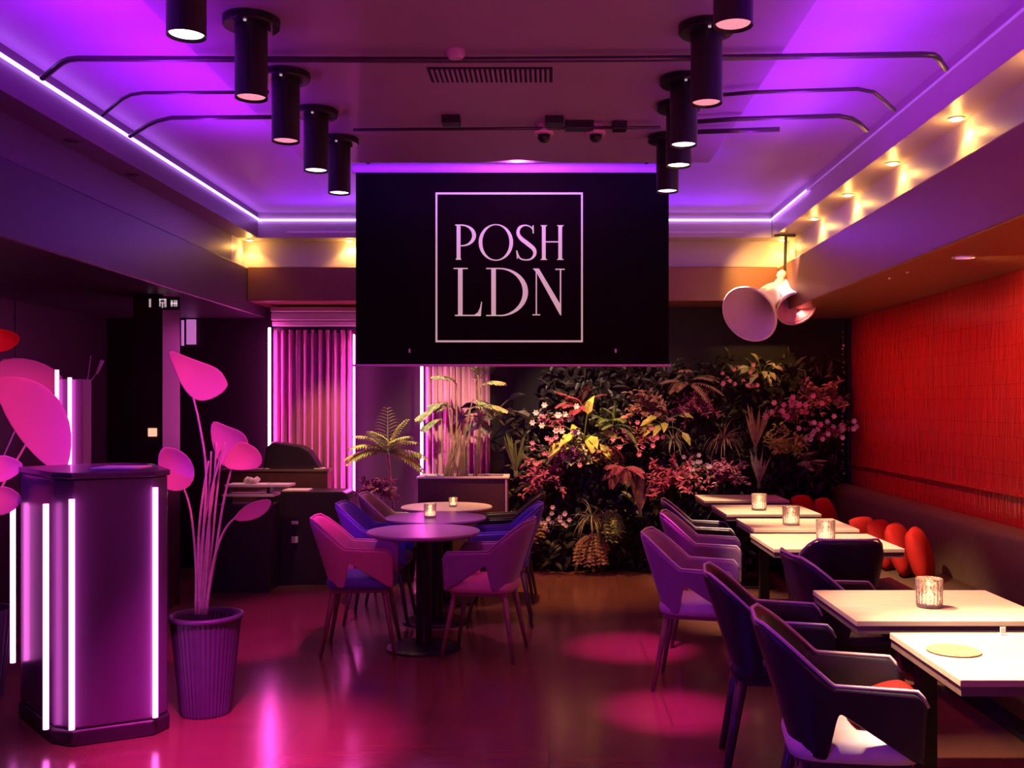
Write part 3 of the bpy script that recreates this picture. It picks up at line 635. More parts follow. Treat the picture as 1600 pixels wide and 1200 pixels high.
# ------------------------------------------------------------------ left side: pillar, signs, counters
Y = 7.4
b = MB(); b.box(X(208, Y), X(254, Y), Y, Y+0.35, 0, 2.375); struct('wall_pillar', b, M['pillar'])
Yp = Y-0.006
t = thing('wall_sign', 'row of three small pale lit symbols high on the dark pillar', 'sign', (X(253, Yp), Yp, Zz(474, Yp)))
b = MB(); b.box(X(228,Yp)-X(253,Yp), X(281,Yp)-X(253,Yp), 0, 0.006, -0.05, 0.05); b.build('backplate', M['cab'], t)
def glyph(rects):
    g = MB()
    for x0, y0, x1, y1 in rects: g.box(X(x0,Yp)-X(253,Yp), X(x1,Yp)-X(253,Yp), -0.003, 0, Zz(y1,Yp)-Zz(474,Yp), Zz(y0,Yp)-Zz(474,Yp))
    g.build('symbol', M['signlit'], t)
glyph([(233,467,236,480)])
glyph([(249,467,251,479),(249,467,259,469),(257,467,260,480),(251,472,257,474),(253,474,255,481)])
glyph([(267,469,270,479),(272,469,274,479),(267,473,277,475),(275,469,277,479)])
b = MB(); b.box(X(232,Yp), X(245,Yp), Yp-0.012, Yp+0.006, Zz(682,Yp), Zz(669,Yp)); tag(b.build('switch_plate', M['signwarm'], bevel=0.003), 'small square glowing switch plate low on the dark pillar', 'switch')
Y = 9.38
b = MB(); b.box(X(291,Y), X(305,Y), Y, Y+0.03, Zz(538,Y), Zz(499,Y)); b.box(X(283,Y), X(286,Y), Y, Y+0.03, Zz(540,Y), Zz(500,Y))
tag(b.build('wall_panel', M['panel'], bevel=0.003), 'small upright violet lit panel on the dark back wall right of the pillar', 'lit panel')
Y = 7.2
t = thing('wall_lantern', 'small square orange lit lantern among the pink leaves at the left edge', 'lantern', (X(18, Y), Y, Zz(590, Y)))
b = MB(); b.box(X(3,Y)-X(18,Y), X(33,Y)-X(18,Y), 0, 0.10, 0, Zz(560,Y)-Zz(590,Y)); b.build('body', M['paperleaf'], t, bevel=0.004)
b = MB(); b.box(X(5,Y)-X(18,Y), X(13,Y)-X(18,Y), -0.004, 0, 0.01, 0.12); b.build('lit_window', M['signwarm'], t)
b = MB(); b.tube([(0, 0.05, Zz(560,Y)-Zz(590,Y)), (0, 0.05, 2.375-Zz(590,Y))], 0.005, 6); b.build('hanging_wire', M['black'], t)

# counters at the back left
YK = 8.55
t = thing('low_cabinet', 'black low cabinet with rounded top corners and two small pale pulls', 'cabinet', (0, YK, 0))
x0, x1 = X(400, YK), X(546, YK); z1 = Zz(768, YK)
prof = [(x0, 0), (x1, 0), (x1, z1-0.07), (x1-0.02, z1-0.02), (x1-0.06, z1), (x0, z1)]
b = MB(); n = len(prof); b.add([(x, 0, z) for x, z in prof]+[(x, 0.34, z) for x, z in prof], [tuple(range(n)), tuple(range(2*n-1, n-1, -1))]+[(i, n+i, n+(i+1)%n, (i+1)%n) for i in range(n)]); b.build('body', M['cab'], t, bevel=0.008)
for y0, y1 in ((814, 819), (838, 848)):
    b = MB(); b.box(X(456, YK), X(466, YK), -0.018, 0, Zz(y1, YK), Zz(y0, YK)); b.build('pull', M['white'], t, bevel=0.002)
for x_a, x_b, l in [(441, 480, 'long cream paper lying on the low black cabinet top')]:
    b = MB(); b.box(X(x_a, YK), X(x_b, YK), YK+0.0, YK+0.20, z1, z1+0.012); b.build('leaflet', M['paper']); tag(bpy.data.objects['leaflet'], l, 'paper')
YM = 9.0
b = MB(); b.box(X(345, YM), X(512, YM), YM, YM+0.18, 0, Zz(737, YM)); b2 = None
t = thing('service_counter', 'dark service counter standing in front of the left curtain', 'counter', (0,0,0))
b.build('body', M['boxwood'], t, bevel=0.006)
b = MB(); b.box(X(343, YM), X(514, YM), YM-0.01, YM+0.18, Zz(737, YM), Zz(733, YM)); b.build('counter_top', M['edge'], t, bevel=0.003)
b = MB(); zt = Zz(733, YM)
b.box(X(414, YM), X(505, YM), YM+0.0, YM+0.10, zt, zt+0.010); tag(b.build('paper_runner', M['paper']), 'thin cream strip of paper along the service counter top', 'paper')
YN = 8.2
t = thing('side_station', 'dark waiter station with open shelves behind the pink potted plant', 'cabinet', (0,0,0))
b = MB(); b.box(X(330, YN), X(420, YN), YN, YN+0.32, 0, Zz(790, YN)); b.build('body', M['cab'], t, bevel=0.006)
for yy, w0, w1 in ((757, 352, 452), (772, 348, 428)):
    b = MB(); b.box(X(w0, YN), X(w1, YN), YN-0.02, YN+0.2, Zz(yy+4, YN), Zz(yy, YN)); b.build('shelf', M['paper'], t, bevel=0.002)
for a_ in (350, 414):
    b = MB(); b.box(X(a_,YN), X(a_+5,YN), YN+0.05, YN+0.15, Zz(792,YN), Zz(757,YN)); b.build('shelf_support', M['black'], t)
b = MB(); 
for i in range(7):
    a = i*0.9; b.lathe([(0.0,-0.02),(0.025,-0.01),(0.028,0.01),(0.0,0.03)], seg=10, c=(X(390,YN)+0.05*cos(a)*(i>0), YN+0.08+0.03*sin(a), Zz(757,YN)+0.022+0.01*(i%2)))
tag(b.build('folded_napkin', M['petal'], smooth=True), 'crumpled cream napkin on the upper shelf of the waiter station', 'napkin')
YV = 8.98
t = thing('covered_machine', 'dark hood-shaped covered machine on the service counter before the curtain', 'machine', (0,0,0))
prof = [(410,733),(500,733),(492,718),(482,704),(470,697),(445,693),(425,690),(414,700)]
q = [(X(a,YV), Zz(c,YV)) for a, c in prof]; n = len(q)
b = MB(); b.add([(x, YV+0.02, z) for x, z in q]+[(x, YV+0.17, z) for x, z in q], [tuple(range(n)), tuple(range(2*n-1, n-1, -1))]+[(i, n+i, n+(i+1)%n, (i+1)%n) for i in range(n)])
b.build('cover', M['leather'], t, bevel=0.02)
b = MB(); b.box(X(420,YV), X(490,YV), YV+0.012, YV+0.02, Zz(733,YV), Zz(728,YV)); b.build('base_strip', M['cab'], t)

# planter box in the middle back
YX = 8.55
t = thing('planter_box', 'dark red-brown planter box with pale rim behind the round tables', 'planter', (0, 0, 0))
xa, xb, zt = X(653, YX), X(792, YX), Zz(748, YX)
b = MB(); b.box(xa, xb, YX, YX+0.03, 0, zt); b.box(xa, xb, YX+0.32, YX+0.35, 0, zt); b.box(xa, xa+0.03, YX+0.03, YX+0.32, 0, zt); b.box(xb-0.03, xb, YX+0.03, YX+0.32, 0, zt); b.build('box_body', M['boxwood'], t)
b = MB(); b.box(xa-0.012, xb+0.012, YX-0.012, YX+0.04, zt, zt+0.016); b.box(xa-0.012, xb+0.012, YX+0.30, YX+0.362, zt, zt+0.016); b.box(xa-0.012, xa+0.04, YX+0.04, YX+0.30, zt, zt+0.016); b.box(xb-0.04, xb+0.012, YX+0.04, YX+0.30, zt, zt+0.016); b.build('rim', M['paper'], t, bevel=0.003)
b = MB(); b.box(xb-0.014, xb+0.002, YX-0.008, YX, 0, zt); b.build('corner_strip', M['casing'], t)
b = MB(); b.box(xa+0.03, xb-0.03, YX+0.03, YX+0.32, zt-0.10, zt-0.06); b.build('soil', M['soil'], t)

# ------------------------------------------------------------------ armchairs
def shell_grid(Wd=0.41, D=0.43, nu=48, nv=12, zt_back=0.84, zt_arm=0.665, zb=0.42):
    """U-shaped upholstered shell; chair faces +X. returns rows[v][u]"""
    hw = Wd/2; path = []
    r = 0.12; xs_f = D/2; xb_ = -D/2
    L1 = (xs_f-(xb_+r)); L2 = r*pi/2; L3 = Wd-2*r; tot = 2*L1+2*L2+L3
    def P(s):
        if s < L1: return (xs_f-s, -hw, 0, -1)
        s -= L1
        if s < L2: a = s/r; return (xb_+r-r*sin(a), -hw+r-r*cos(a), -sin(a), -cos(a))
        s -= L2
        if s < L3: return (xb_, -hw+r+s, -1, 0)
        s -= L3
        if s < L2: a = s/r; return (xb_+r-r*cos(a), hw-r+r*sin(a), -cos(a), sin(a))
        s -= L2
        return (xb_+r+s, hw, 0, 1)
    rows = []
    us = [-1, -.97, -.94, -.91, -.88, -.85, -.80, -.74, -.68, -.62, -.57, -.545, -.53, -.515, -.50, -.485, -.46, -.42, -.36, -.30, -.24, -.16, -.08]
    us = us+[0]+[-a for a in reversed(us)]; nu = len(us)-1
    for j in range(nv+1):
        row = []
        for i in range(nu+1):
            u0 = us[i]; u = abs(u0); s = tot*(u0+1)/2; x, y, nx, ny = P(min(max(s, 0), tot))
            e = min(1, max(0, (u-0.24)/0.27)); e = e*0.6+0.4*e*e*(3-2*e)
            zt_ = zt_back+(zt_arm-zt_back)*e - 0.02*max(0, u-0.5)
            if u > 0.94: zt_ -= 0.05*((u-0.94)/0.06)**1.5
            zb_ = zb
            if u > 0.485:      # the opening under the arm: steep at the rear, tapering down to the front
                k = min(1, (u-0.485)/0.05); zb_ = zb+0.165*k*max(0, 1-(u-0.535)/0.42) if u > 0.535 else zb+0.165*k
            z = zb_+(zt_-zb_)*j/nv; v = (z-zb)/(zt_back-zb); flare = 0.06*v-0.03*(1-v)
            row.append(Vector((x+nx*flare*(1.0+0.5*(1-e)), y+ny*(0.045*v-0.03*(1-v)), z)))
        rows.append(row)
    return rows, nu, nv
def make_chair(name, label, group, shell_m, seat_m, leg_m, legw=0.014, piping_m=None, thick=0.028):
    t = thing(name, label, 'chair', (0,0,0), 0, group)
    rows, nu, nv = shell_grid()
    b = MB(); vs_ = [v for r in rows for v in r]; fs = []
    for j in range(nv):
        for i in range(nu):
            fs.append((j*(nu+1)+i, j*(nu+1)+i+1, (j+1)*(nu+1)+i+1, (j+1)*(nu+1)+i))
    b.add(vs_, fs); sh = b.build('shell', shell_m, t, smooth=True, solid=thick, sub=1)
    pp = MB(); pp.tube([rows[-1][i]+Vector((0,0,0.004)) for i in range(nu+1)], 0.0065, 6); pp.build('piping', piping_m or shell_m, t, smooth=True)
    # seat cushion: rounded slab
    s = MB(); nrm = 28; prof = [(0.84, 0.405), (0.97, 0.415), (1.0, 0.44), (0.98, 0.468), (0.9, 0.484), (0.5, 0.492), (0.0, 0.494)]
    rws = []
    for k, z in prof:
        rr = []
        for i in range(nrm+1):
            a = 2*pi*i/nrm; ca, sa = cos(a), sin(a); e = 0.42
            rr.append(Vector((0.215*k*math.copysign(abs(ca)**e, ca)+0.008, 0.19*k*math.copysign(abs(sa)**e, sa), z)))
        rws.append(rr)
    s.grid(rws); s.build('seat', seat_m, t, smooth=True)
    f_ = MB(); f_.box(-0.18, 0.18, -0.16, 0.16, 0.385, 0.412); f_.build('seat_frame', leg_m, t, bevel=0.006)
    for sx in (-1, 1):
        for sy in (-1, 1):
            l = MB(); l.tube([(sx*0.155, sy*0.14, 0.40), (sx*0.225, sy*0.205, 0.0)], [legw*1.35, legw*0.75], 10); l.build('leg', leg_m, t, smooth=True)
    return t
GR = 'armchairs along the right hand tables'; GL = 'armchairs around the left hand tables'
ch = make_chair('armchair', 'plum-lit armchair with lilac seat pad and slim legs, standing furthest left in the right row', GR, M['purplefab'], M['seatpad'], M['legwood'], piping_m=M['piping'])
ch.location = (0.83, 5.52, 0); ch.rotation_euler = (0, 0, R(-14))
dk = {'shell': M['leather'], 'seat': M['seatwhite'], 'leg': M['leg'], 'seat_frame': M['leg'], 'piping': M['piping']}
dup(ch, (1.04, 6.50, 0), R(-10), 'plum-lit armchair behind the lilac-seated one, its arm lit cream by the table', {'shell': M['purplefab'], 'seat': M['leather'], 'leg': M['leg']})
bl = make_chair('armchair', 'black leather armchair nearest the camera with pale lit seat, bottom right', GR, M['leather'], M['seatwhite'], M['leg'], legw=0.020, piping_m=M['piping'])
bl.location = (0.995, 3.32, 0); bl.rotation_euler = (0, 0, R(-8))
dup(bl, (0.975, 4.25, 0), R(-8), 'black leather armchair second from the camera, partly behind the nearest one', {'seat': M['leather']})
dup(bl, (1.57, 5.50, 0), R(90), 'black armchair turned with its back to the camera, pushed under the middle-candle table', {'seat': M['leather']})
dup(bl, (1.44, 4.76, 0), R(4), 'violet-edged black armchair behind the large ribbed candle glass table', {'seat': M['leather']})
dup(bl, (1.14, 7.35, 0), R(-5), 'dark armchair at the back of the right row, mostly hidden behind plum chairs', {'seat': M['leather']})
pk = make_chair('armchair', 'rose-lit armchair with blue-lit seat at the front left of the round tables', GL, M['pinkfab'], M['bluefab'], M['legwood'], piping_m=M['pinkfab'])
pk.location = (-1.19, 6.30, 0); pk.rotation_euler = (0, 0, R(4))
dup(pk, (-1.22, 7.18, 0), R(0), 'blue-lit armchair directly behind the rose one on the left', {'shell': M['bluefab'], 'piping': M['bluefab'], 'leg': M['leg']})
dup(pk, (-1.20, 7.92, 0), R(0), 'olive-lit armchair on the left side of the furthest round table', {'shell': M['olivefab'], 'piping': M['paper'], 'seat': M['leather'], 'leg': M['leg']})
dup(pk, (-0.40, 6.18, 0), R(170), 'plum-pink-lit armchair on the right side of the nearest round table', {'shell': M['purplefab'], 'piping': M['purplefab'], 'seat': M['pinkfab']})
dup(pk, (-0.35, 7.10, 0), R(182), 'blue-lit armchair on the right side of the middle round table', {'shell': M['bluefab'], 'piping': M['bluefab'], 'leg': M['leg']})
dup(pk, (-0.34, 7.95, 0), R(178), 'dark armchair on the right side of the furthest round table', {'shell': M['leather'], 'piping': M['leather'], 'seat': M['leather'], 'leg': M['leg']})

Yb = 6.17
b = MB(); b.box(X(718, Yb), X(750, Yb), Yb, Yb+0.012, 0.505, 0.60); tag(b.build('menu_book', M['pinkcard'], bevel=0.002), 'small pink menu standing on the seat of the plum-pink chair', 'menu')
# ------------------------------------------------------------------ tables
def sq_table(x0, x1, y0, y1, label, top_m=None):
    cx_, cy_ = (x0+x1)/2, (y0+y1)/2; hx, hy = (x1-x0)/2, (y1-y0)/2
    t = thing('dining_table', label, 'table', (cx_, cy_, 0), 0, 'square tables along the bench')
    b = MB(); b.box(-hx, hx, -hy, hy, 0.728, 0.75); b.build('tabletop', top_m or M['wood_light'], t, bevel=0.003)
    b = MB(); b.box(-hx+0.004, hx-0.004, -hy+0.004, hy-0.004, 0.700, 0.728); b.build('table_edge', M['edge'], t)
    b = MB(); b.box(-0.035, 0.035, -0.035, 0.035, 0.03, 0.70); b.build('pedestal', M['black'], t, bevel=0.004)
    b = MB(); b.box(-0.24, 0.24, -0.22, 0.22, 0.0, 0.018); b.box(-0.16, 0.16, -0.14, 0.14, 0.018, 0.03); b.build('base', M['black'], t, bevel=0.004)
    b = MB(); b.box(-0.2, 0.2, -0.16, 0.16, 0.688, 0.70); b.build('support_plate', M['black'], t)
    return t
sq_table(1.198, 1.98, 2.89, 3.49, 'square pale wooden table nearest the camera, brightly lit, cut by the frame')
sq_table(1.14, 1.885, 3.68, 4.29, 'square pale wooden table with the large ribbed candle glass, second from camera')
sq_table(1.25, 1.98, 5.52, 6.17, 'pale square table carrying the middle-sized candle glass, right behind the turned chair')
sq_table(1.32, 2.0, 6.39, 7.0, 'pale square table under the second candle glass, third from the back')
sq_table(1.30, 2.0, 7.28, 7.95, 'pale square table under the smallest right hand candle glass')
sq_table(1.30, 2.02, 8.32, 8.85, 'pale square table furthest back on the right, nearest the planting')
def rd_table(x, y, label, m, r=0.36):
    t = thing('round_table', label, 'table', (x, y, 0), 0, 'round pedestal tables')
    b = MB(); b.lathe([(0, 0.722), (r-0.02, 0.722), (r, 0.735), (r, 0.745), (r-0.005, 0.75), (0, 0.75)], seg=48); b.build('tabletop', m, t)
    b = MB(); b.lathe([(0.055, 0.02), (0.05, 0.05), (0.048, 0.70), (0.09, 0.722)], seg=24); b.build('pedestal', M['black'], t, smooth=True)
    b = MB(); b.lathe([(0.235, 0), (0.235, 0.012), (0.20, 0.022), (0.06, 0.035)], seg=36); b.build('base', M['black'], t)
rd_table(-0.80, 6.33, 'dark round pedestal table nearest the camera on the left side', M['tabledark'])
rd_table(-0.81, 7.10, 'dark round table holding the pink candle glass, middle of the left three', M['tabledark'])
rd_table(-0.81, 7.85, 'round table with warm lit top furthest back on the left side', M['wood_light'])
spot('table_beam', (-0.8, 7.5, 3.05), (-0.8, 7.95, 0.75), 170, CREAM, 26, 0.6)
spot('table_beam', (-0.8, 6.2, 3.02), (-0.8, 6.7, 0.75), 140, (0.8, 0.2, 1.0), 34, 0.8)

def candle(x, y, r, h, label, ribs=True):
    t = thing('candle_glass', label, 'candle holder', (x, y, 0.75), 0, 'candle glasses on the tables')
    b = MB(); prof = [(r*0.86, 0), (r*0.95, 0.004), (r, h), (r*0.90, h), (r*0.85, 0.016), (0.0, 0.014)]
    b.lathe(prof, seg=40, ribs=1, ribd=0.0025); b.build('glass', M['glass'], t, smooth=False)
    b = MB(); b.lathe([(r*0.70, 0.0165), (r*0.70, h*0.42), (r*0.2, h*0.45), (0, h*0.44)], seg=24); b.build('candle', M['wax'], t, smooth=True)
    b = MB(); b.lathe([(0.0, h*0.46), (0.006, h*0.52), (0.004, h*0.6), (0.0, h*0.68)], seg=10); b.build('flame', M['flame'], t, smooth=True)
    d = bpy.data.lights.new('candle_glow', 'POINT'); d.energy = 0.6; d.color = (1, .5, .2); d.shadow_soft_size = 0.01
    o = bpy.data.objects.new('candle_glow', d); C.objects.link(o); o.location = (x, y, 0.75+h*0.8)
candle(X(1452, 3.93), 3.93, 0.052, 0.115, 'large ribbed candle glass on the second table from the camera')
candle(X(1290, 5.84), 5.84, 0.056, 0.125, 'pink-tinted candle glass standing just above the turned black chair')
candle(X(1236, 6.62), 6.62, 0.058, 0.125, 'rosy candle glass, middle one of the three in a line at the right back')
candle(X(1186, 7.55), 7.55, 0.058, 0.125, 'smallest right hand candle glass, furthest back near the planting')
candle(X(672, 7.05), 7.05, 0.045, 0.10, 'magenta-lit candle glass on the middle round table')
candle(X(708, 7.80), 7.80, 0.034, 0.075, 'small warm candle glass on the furthest round table')
t = thing('menu_clip', 'tiny pale menu clip at the back edge of the nearest right table', 'clip', (X(1567, 3.45), 3.45, 0.75))
b = MB(); b.box(-0.012, 0.012, -0.01, 0.01, 0, 0.006); b.build('foot', M['white'], t); b = MB(); b.box(-0.009, 0.009, -0.002, 0.002, 0.006, 0.028); b.build('card', M['paper'], t)
o = MB(); o.lathe([(0, 0), (0.075, 0), (0.085, 0.004), (0.083, 0.006), (0, 0.004)], seg=32)
tag(o.build('shadow_disc', M['brownleaf'], loc=(X(1490, 3.22), 3.22, 0.75)), 'flat tan disc standing for a round cast shadow on the nearest bright table', 'shadow_disc')  # round cast shadow on the table put in as a darker disc

# ------------------------------------------------------------------ bench
t = thing('bench', 'long dark brown leather wall bench with rounded back roll below the red tiles', 'bench', (0, 0, 0))
def extr(prof, y0, y1, name, m, bev=0, smooth=True):
    n = len(prof); b = MB(); ny = 24
    rows = [[(x, y0+(y1-y0)*k/ny, z) for x, z in prof] for k in range(ny+1)]
    b.grid(rows); b.add([(x, y0, z) for x, z in prof], [tuple(range(n))]); b.add([(x, y1, z) for x, z in prof], [tuple(range(n))])
    return b.build(name, m, t, smooth=smooth)
bk = [(2.80,0.10),(2.58,0.10),(2.555,0.45)]
for k in range(9):
    a = pi*(1.0-k/8.0); bk.append((2.69+0.115*cos(a)-0.0, 0.755+0.085*sin(a)))
bk.append((2.80,0.70))
extr(bk+[bk[0]], 1.2, 9.02, 'backrest', M['bench'])
st = [(2.56,0.14),(2.12,0.14),(2.09,0.30),(2.08,0.40),(2.11,0.445),(2.2,0.46),(2.56,0.455),(2.56,0.14)]
extr(st, 1.2, 9.02, 'seat', M['bench'])
b = MB(); b.box(2.18, 2.80, 1.25, 8.98, 0, 0.14); b.build('plinth', M['blackmatt'], t)
def cushion(x, y, z, rz, tilt, label, m, s=0.40, th=0.13, roll=0):
    b = MB(); n = 12
    for side in (1, -1):
        rows = []
        for i in range(n+1):
            r = []
            for j in range(n+1):
                u, v = 2*i/n-1, 2*j/n-1
                k = (1-abs(u)**2.6)*(1-abs(v)**2.6); pin = 1-0.10*(abs(u)*abs(v))**0 * (1-abs(abs(u)-abs(v)))*0+0
                sx = u*math.sqrt(1-0.17*v*v); sy = v*math.sqrt(1-0.17*u*u)
                r.append((sx*s/2, side*th/2*max(k,0)**0.55, sy*s/2+s/2))
            rows.append(r)
        b.grid(rows)
    o = b.build('cushion', m, smooth=True); o.location = (x, y, z); o.rotation_mode = 'XYZ'
    o.rotation_euler = (Matrix.Rotation(rz, 3, 'Z') @ Matrix.Rotation(tilt, 3, 'X') @ Matrix.Rotation(roll, 3, 'Y')).to_euler()
    return tag(o, label, 'cushion', 'scatter cushions')
cushion(2.34, 6.12, 0.455, R(60), R(-16), 'red scatter cushion on the bench, nearest in the stacked row of cushions', M['redfab'], 0.35)
cushion(2.32, 6.36, 0.455, R(55), R(-20), 'red scatter cushion, second in the leaning row of cushions', M['redfab'], 0.35)
cushion(2.31, 6.62, 0.455, R(50), R(-24), 'red scatter cushion, third in the leaning row of cushions', M['redfab'], 0.35)
cushion(2.29, 6.90, 0.455, R(45), R(-26), 'red scatter cushion, furthest in the leaning row of cushions', M['redfab'], 0.34)
cushion(2.32, 8.10, 0.455, R(55), R(-18), 'red scatter cushion on the far end of the bench, front one of two', M['redfab'], 0.35)
cushion(2.24, 8.42, 0.455, R(48), R(-22), 'red scatter cushion on the far end of the bench, rear one of two', M['redfab'], 0.35)
cushion(2.36, 4.32, 0.455, R(70), R(-12), 'violet-lit grey cushion at the right frame edge on the bench', M['seatpad'], 0.36)
cushion(1.0, 3.34, 0.505, R(84), R(66), 'red cushion lying on the seat of the nearest black armchair', M['redfab'], 0.24, 0.08)

# ------------------------------------------------------------------ glints on the end trim of the tiled wall, put in as pale beads
b = MB(); rnd = random.Random(4)
t = thing('glint_bead_strand', 'vertical strand of pale beads standing for glints at the far end of the red wall', 'bead strand', (2.75, 9.28, 2.36))
b = MB(); b.tube([(0,0,0),(0,0,-1.5)], 0.003, 6); b.build('thread', M['pipe'], t)
b = MB()
for k in range(26):
    z = -0.12-1.36*k/26-rnd.uniform(0, 0.03); r = rnd.uniform(0.006, 0.016); b.lathe([(0,-r),(r*0.8,-r*0.5),(r,0),(r*0.8,r*0.5),(0,r)], seg=8, c=(rnd.uniform(-0.01,0.01), 0, z))
b.build('beads', M['petal'], t, smooth=True)

# ------------------------------------------------------------------ plants
def leaf_quad(b, p, d, L, w_, up, bend=0.25):
    """pointed leaf as 2 folded halves"""
    d = Vector(d).normalized(); s = d.cross(Vector(up)); s = s.normalized() if s.length > 1e-3 else Vector((1,0,0)); n = s.cross(d).normalized()
    p = Vector(p); a = p; m1 = p+d*L*0.35-n*L*0.03; m2 = p+d*L*0.7-n*L*bend*0.3; e = p+d*L-n*L*bend
    l1 = m1+s*w_/2+n*w_*0.15; r1 = m1-s*w_/2+n*w_*0.15; l2 = m2+s*w_*0.38+n*w_*0.12; r2 = m2-s*w_*0.38+n*w_*0.12
    b.add([a, m1, m2, e, l1, l2, r1, r2], [(0,4,1),(4,5,2,1),(5,3,2),(0,1,6),(1,2,7,6),(2,3,7)])
def arc(p, d, L, droop, n=8):
    p = Vector(p); d = Vector(d).normalized(); out = [p.copy()]
    for i in range(n):
        d = (d+Vector((0,0,-droop/n))).normalized(); p = p+d*L/n; out.append(p.copy())
    return out
def frond(b, sb, p, d, L, droop, lw, ll, n=16):
    pts = arc(p, d, L, droop, 10); sb.tube(pts, [0.006*(1-0.08*i) for i in range(11)], 5)
    for k in range(2, n):
        u = k/(n-0.5)*10; i = min(int(u), 9); q = pts[i].lerp(pts[i+1], u-i); tdir = (pts[i+1]-pts[i]).normalized()
        side = tdir.cross(Vector((0,0,1))); side = side.normalized() if side.length > .05 else Vector((1,0,0))
        sz = math.sin(pi*min(1, 0.15+0.85*k/n))*0.8+0.2
        for sgn in (1, -1):
            leaf_quad(b, q, tdir*0.7+side*sgn+Vector((0,0,-0.15)), ll*sz, lw, (0,0,1))
def plant(kind, name, loc, size, m, label, seed, face=(0,-1,0), fm=None, cat='plant', stem_m=None, base=None, n=None):
    rnd = random.Random(seed); loc = Vector(loc); t = thing(name, label, cat, base or loc)
    org = Vector(base or loc); rel = loc-org
    b = MB(); sb = MB(); fb = MB()
    def rdir(up=0.3, spread=1.0):
        return Vector((rnd.uniform(-1,1)*spread, rnd.uniform(-1,0.05), rnd.uniform(-0.2,1)*0.8+up))
    if kind == 'fern':
        for k in range(n or 9): frond(b, sb, rel, rdir(0.4), size*rnd.uniform(0.7,1), rnd.uniform(0.9,1.8), size*0.05, size*0.22, 16)
    elif kind == 'palm':
        for k in range(n or 8):
            a = pi*(0.02+0.96*k/((n or 8)-1)) + rnd.uniform(-.1,.1)
            frond(b, sb, rel, (cos(a), rnd.uniform(-0.6,0.1), sin(a)*0.9+0.25), size*rnd.uniform(0.8,1), rnd.uniform(0.9,1.5), size*0.06, size*0.30, 14)
    elif kind == 'grass':
        for k in range(n or 46):
            d = rdir(0.5, 0.9); L = size*rnd.uniform(0.6,1); pts = arc(rel, d, L, rnd.uniform(1.2,3.4), 8); wv = size*0.022
            s = d.cross(Vector((0,1,0.3))).normalized()
            b.grid([[p-s*wv*(1-i/8.5) for i, p in enumerate(pts)], [p+s*wv*(1-i/8.5) for i, p in enumerate(pts)]])
        sb.tube([rel+Vector((0,0.05,-0.03)), rel], 0.012, 6)
    elif kind == 'trail':
        for k in range(n or 16):
            d = Vector((rnd.uniform(-0.7,0.7), rnd.uniform(-0.8,0), rnd.uniform(-.2,0.5))); pts = arc(rel, d, size*rnd.uniform(0.6,1), 4.0, 9); sb.tube(pts, 0.003, 4)
            for i in range(1, 10):
                for sgn in (1,-1): leaf_quad(b, pts[i], (sgn, rnd.uniform(-.6,0.2), -0.4+rnd.uniform(-.3,.3)), size*0.13, size*0.06, (0,-1,0.3))
    elif kind == 'bush':
        for k in range(n or 38):
            d = rdir(0.2); L = size*rnd.uniform(0.35,0.9); pts = arc(rel, d, L, rnd.uniform(0,1.2), 5); sb.tube(pts, 0.004, 4)
            for i in range(2, 6):
                for q in range(3):
                    dd = Vector((rnd.uniform(-1,1), rnd.uniform(-1,0.2), rnd.uniform(-.6,.8))); leaf_quad(b, pts[i], dd, size*rnd.uniform(0.12,0.22), size*0.075, (0,-0.6,0.8))
    elif kind == 'broad':
        for k in range(n or 9):
            d = rdir(0.4); L = size*rnd.uniform(0.4,0.8); pts = arc(rel, d, L, rnd.uniform(0.3,1.2), 6); sb.tube(pts, 0.006, 5)
            leaf_quad(b, pts[-1], (pts[-1]-pts[-2])+Vector((0,-0.0,-0.01)), size*0.55, size*0.26, (0,-0.7,0.7), 0.3)
    elif kind == 'upright':
        for k in range(n or 12):
            d = Vector((rnd.uniform(-.35,.35), rnd.uniform(-.3,.1), 1)); L = size*rnd.uniform(0.6,1); pts = arc(rel, d, L, rnd.uniform(0.0,0.5), 6); s = Vector((1,rnd.uniform(-.5,.5),0)).normalized(); wv = size*0.035
            b.grid([[p-s*wv*sin(pi*(0.12+0.86*i/6)) for i, p in enumerate(pts)], [p+s*wv*sin(pi*(0.12+0.86*i/6)) for i, p in enumerate(pts)]])
        sb.tube([rel+Vector((0,0,-0.04)), rel+Vector((0,0,0.01))], 0.02, 6)
    elif kind == 'flower':
        for k in range(n or 20):
            d = rdir(0.2); L = size*rnd.uniform(0.3,0.95); pts = arc(rel, d, L, rnd.uniform(0,1.0), 5); sb.tube(pts, 0.003, 4)
            for q in range(3): leaf_quad(b, pts[2+q], (rnd.uniform(-1,1), -0.6, rnd.uniform(-.6,.6)), size*0.16, size*0.06, (0,-0.6,0.8))
            c = pts[-1]
            for q in range(6):
                a = 2*pi*q/6; leaf_quad(fb, c, (cos(a), -0.45, sin(a)), size*0.085, size*0.06, (0,-1,0.1))
            fb.build('flower', fm or M['petal'], t); fb = MB()
    b.build('leaves', m, t); sb.build('stems', stem_m or M['green'], t)
    return t
